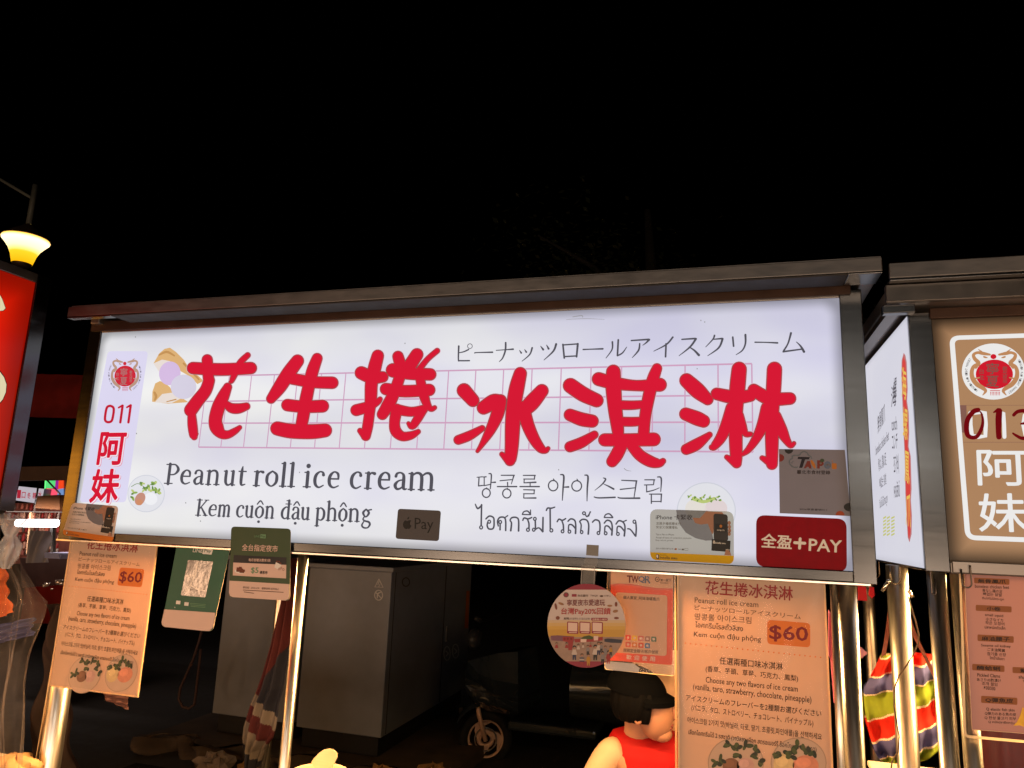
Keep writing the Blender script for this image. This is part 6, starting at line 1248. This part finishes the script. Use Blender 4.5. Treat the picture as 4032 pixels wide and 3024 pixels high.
b = MB(); P_ = PY(2.9); a = P_.p(cz(400, 1400)); 
for k, (x, y, r) in enumerate(((445, 1432, .018), (470, 1425, .022), (590, 1405, .030), (620, 1412, .024), (520, 1462, .012))):
    c_ = P_.p(cz(x, y)); o = MB(); o.lathe(tuple(c_), [(0, 0), (r*.8, 0), (r, r*1.1), (r*.92, r*1.1), (r*.7, .004), (0, .004)], mat('shiny_cup', (.75, .6, .5), .12, .7, .3), 16); tag(settle(o.build('metal_cup')), 'tiny shiny metal cup on the dark red distant counter', 'cup', 'shiny cups on the distant counter')
far_l = bpy.data.lights.new('distant_stall_lamp', 'AREA'); far_l.shape = 'RECTANGLE'; far_l.size = 1.4; far_l.size_y = .1; far_l.energy = 16; far_l.color = (1, .80, .70)
fo = bpy.data.objects.new('distant_stall_lamp', far_l); COL.objects.link(fo); fo.location = PY(3.05).p(cz(380, 700)); fo.rotation_euler = (Vector((0, .5, -.5))).to_track_quat('-Z', 'Y').to_euler()

# ================================================================== STREET LAMP
cl = crop(0, 700, .24111)
PL = PY(2.87); cbot = PL.p(cl(340, 1400)); ctop = PL.p(cl(410, 1000))
lamp = thing('street_lamp', (cbot.x-2.0, 2.87, 0), 'hanging street lamp with a glowing yellow flared glass shade above the red sign', 'street lamp')
pxm = (ctop-CAM).dot(FWD)/FPX*.24111                           # metres per crop pixel
axis_x = PL.p(cl(390, 1200)).x; z_at = lambda y: PL.p(cl(390, y)).z
zt0, zb0 = z_at(1010), z_at(1400)
GL = bpy.data.materials.new('glowing_glass_shade'); GL.use_nodes = True
n = GL.node_tree.nodes; l = GL.node_tree.links; n.remove(n['Principled BSDF']); g = n.new('ShaderNodeNewGeometry'); sx3 = n.new('ShaderNodeSeparateXYZ'); l.new(g.outputs['Position'], sx3.inputs[0])
mr = n.new('ShaderNodeMapRange'); mr.inputs['From Min'].default_value = zb0; mr.inputs['From Max'].default_value = zt0; l.new(sx3.outputs['Z'], mr.inputs['Value'])
rp_ = n.new('ShaderNodeValToRGB'); rp_.color_ramp.elements[0].color = (.90, .42, .004, 1); rp_.color_ramp.elements[1].color = (1.4, .75, .08, 1); rp_.color_ramp.elements.new(.40).color = (1.0, .58, .02, 1); rp_.color_ramp.elements.new(.62).color = (1.6, 1.3, .55, 1); rp_.color_ramp.elements.new(.90).color = (1.7, 1.45, .8, 1)
l.new(mr.outputs[0], rp_.inputs[0]); e = n.new('ShaderNodeEmission'); l.new(rp_.outputs[0], e.inputs[0]); e.inputs[1].default_value = 1.3; l.new(e.outputs[0], n['Material Output'].inputs[0])
hh = zt0-zb0; R0 = 342*pxm
b = MB(); b.lathe((axis_x, 2.87, zb0), [(R0*.42, 0), (R0*.46, hh*.12), (R0*.53, hh*.35), (R0*.66, hh*.60), (R0*.84, hh*.80), (R0*.98, hh*.93), (R0*1.0, hh*.98), (R0*.97, hh*1.02)], GL, 40); b.build('glass_shade', lamp)
LD = mat('lamp_dark_metal', (.05, .032, .022), .5, .6, .3)
b = MB(); b.lathe((axis_x, 2.87, zb0), [(R0*.98, hh*1.03), (R0*.90, hh*1.12), (R0*.60, hh*1.32), (R0*.25, hh*1.52), (R0*.16, hh*1.62), (0, hh*1.62)], LD, 32); b.build('cap', lamp)
b = MB(); b.lathe((axis_x, 2.87, zb0), [(R0*.42, .002), (R0*.40, -hh*.06), (R0*.30, -hh*.14), (0, -hh*.15)], LD, 24); b.build('base_ring', lamp)
LG = mat('lamp_rod_grey', (.08, .085, .075), .6, .3, .3)
b = MB(); b.tube([(axis_x, 2.87, zb0+hh*1.6), (axis_x, 2.87, zb0+hh*1.6+.40)], .024, LG, 16); zz = zb0+hh*1.6+.26; b.tube([(axis_x, 2.87, zz), (axis_x-1.98, 2.9, zz+1.05)], .014, LG, 10); b.build('arm', lamp)
b = MB(); b.tube([(axis_x-2.0, 2.9, 0), (axis_x-2.0, 2.9, zz+1.3)], [.07, .045], LG, 16); b.build('pole', lamp)
pt = bpy.data.lights.new('street_lamp_bulb', 'POINT'); pt.energy = 14; pt.color = (1, .62, .18); pt.shadow_soft_size = .05
po = bpy.data.objects.new('street_lamp_bulb', pt); COL.objects.link(po); po.location = (axis_x, 2.87, zb0+hh*.7)

# ================================================================== DARK STREET TREE BEHIND
random.seed(9)
tr = thing('street_tree', (1.0, 8.5, 0), 'dark leafy street tree barely visible in the night behind the stall', 'tree')
BK = mat('bark', (.012, .010, .008), .9, 0, .4, 8, .5)
b = MB(); b.tube([(1.0, 8.5, 0), (1.05, 8.5, 1.5), (.95, 8.55, 3.0), (1.1, 8.5, 4.6), (1.0, 8.5, 6.4)], [.22, .18, .15, .11, .05], BK, 14)
limbs = []
for i in range(14):
    a = random.uniform(0, 6.28); z = random.uniform(2.6, 5.2); L = random.uniform(1.2, 2.6); p = Vector((1.0, 8.5, z)); q = p+Vector((math.cos(a)*L, math.sin(a)*L, random.uniform(.3, 1.4))); m_ = (p+q)/2+Vector((0, 0, .2)); b.tube([p, m_, q], [.06, .04, .012], BK, 8); limbs += [m_, q, (m_+q)/2]
b.build('trunk', tr)
b = MB(); LF = [mat('night_leaf_a', (.012, .016, .006), .6, 0, .3), mat('night_leaf_b', (.02, .02, .008), .6, 0, .3)]
for i in range(5200):
    c_ = random.choice(limbs)+Vector((random.gauss(0, .42), random.gauss(0, .42), random.gauss(0, .34))); a = random.uniform(0, 6.28); s_ = random.uniform(.035, .075); u = Vector((math.cos(a), math.sin(a), random.uniform(-.6, .4))).normalized(); v = u.orthogonal().normalized()
    b.add([c_-u*s_, c_+v*s_*.45, c_+u*s_, c_-v*s_*.45], [(0, 1, 2, 3)], LF[i % 2])
b.build('crown', tr)
SC.render.film_transparent = False
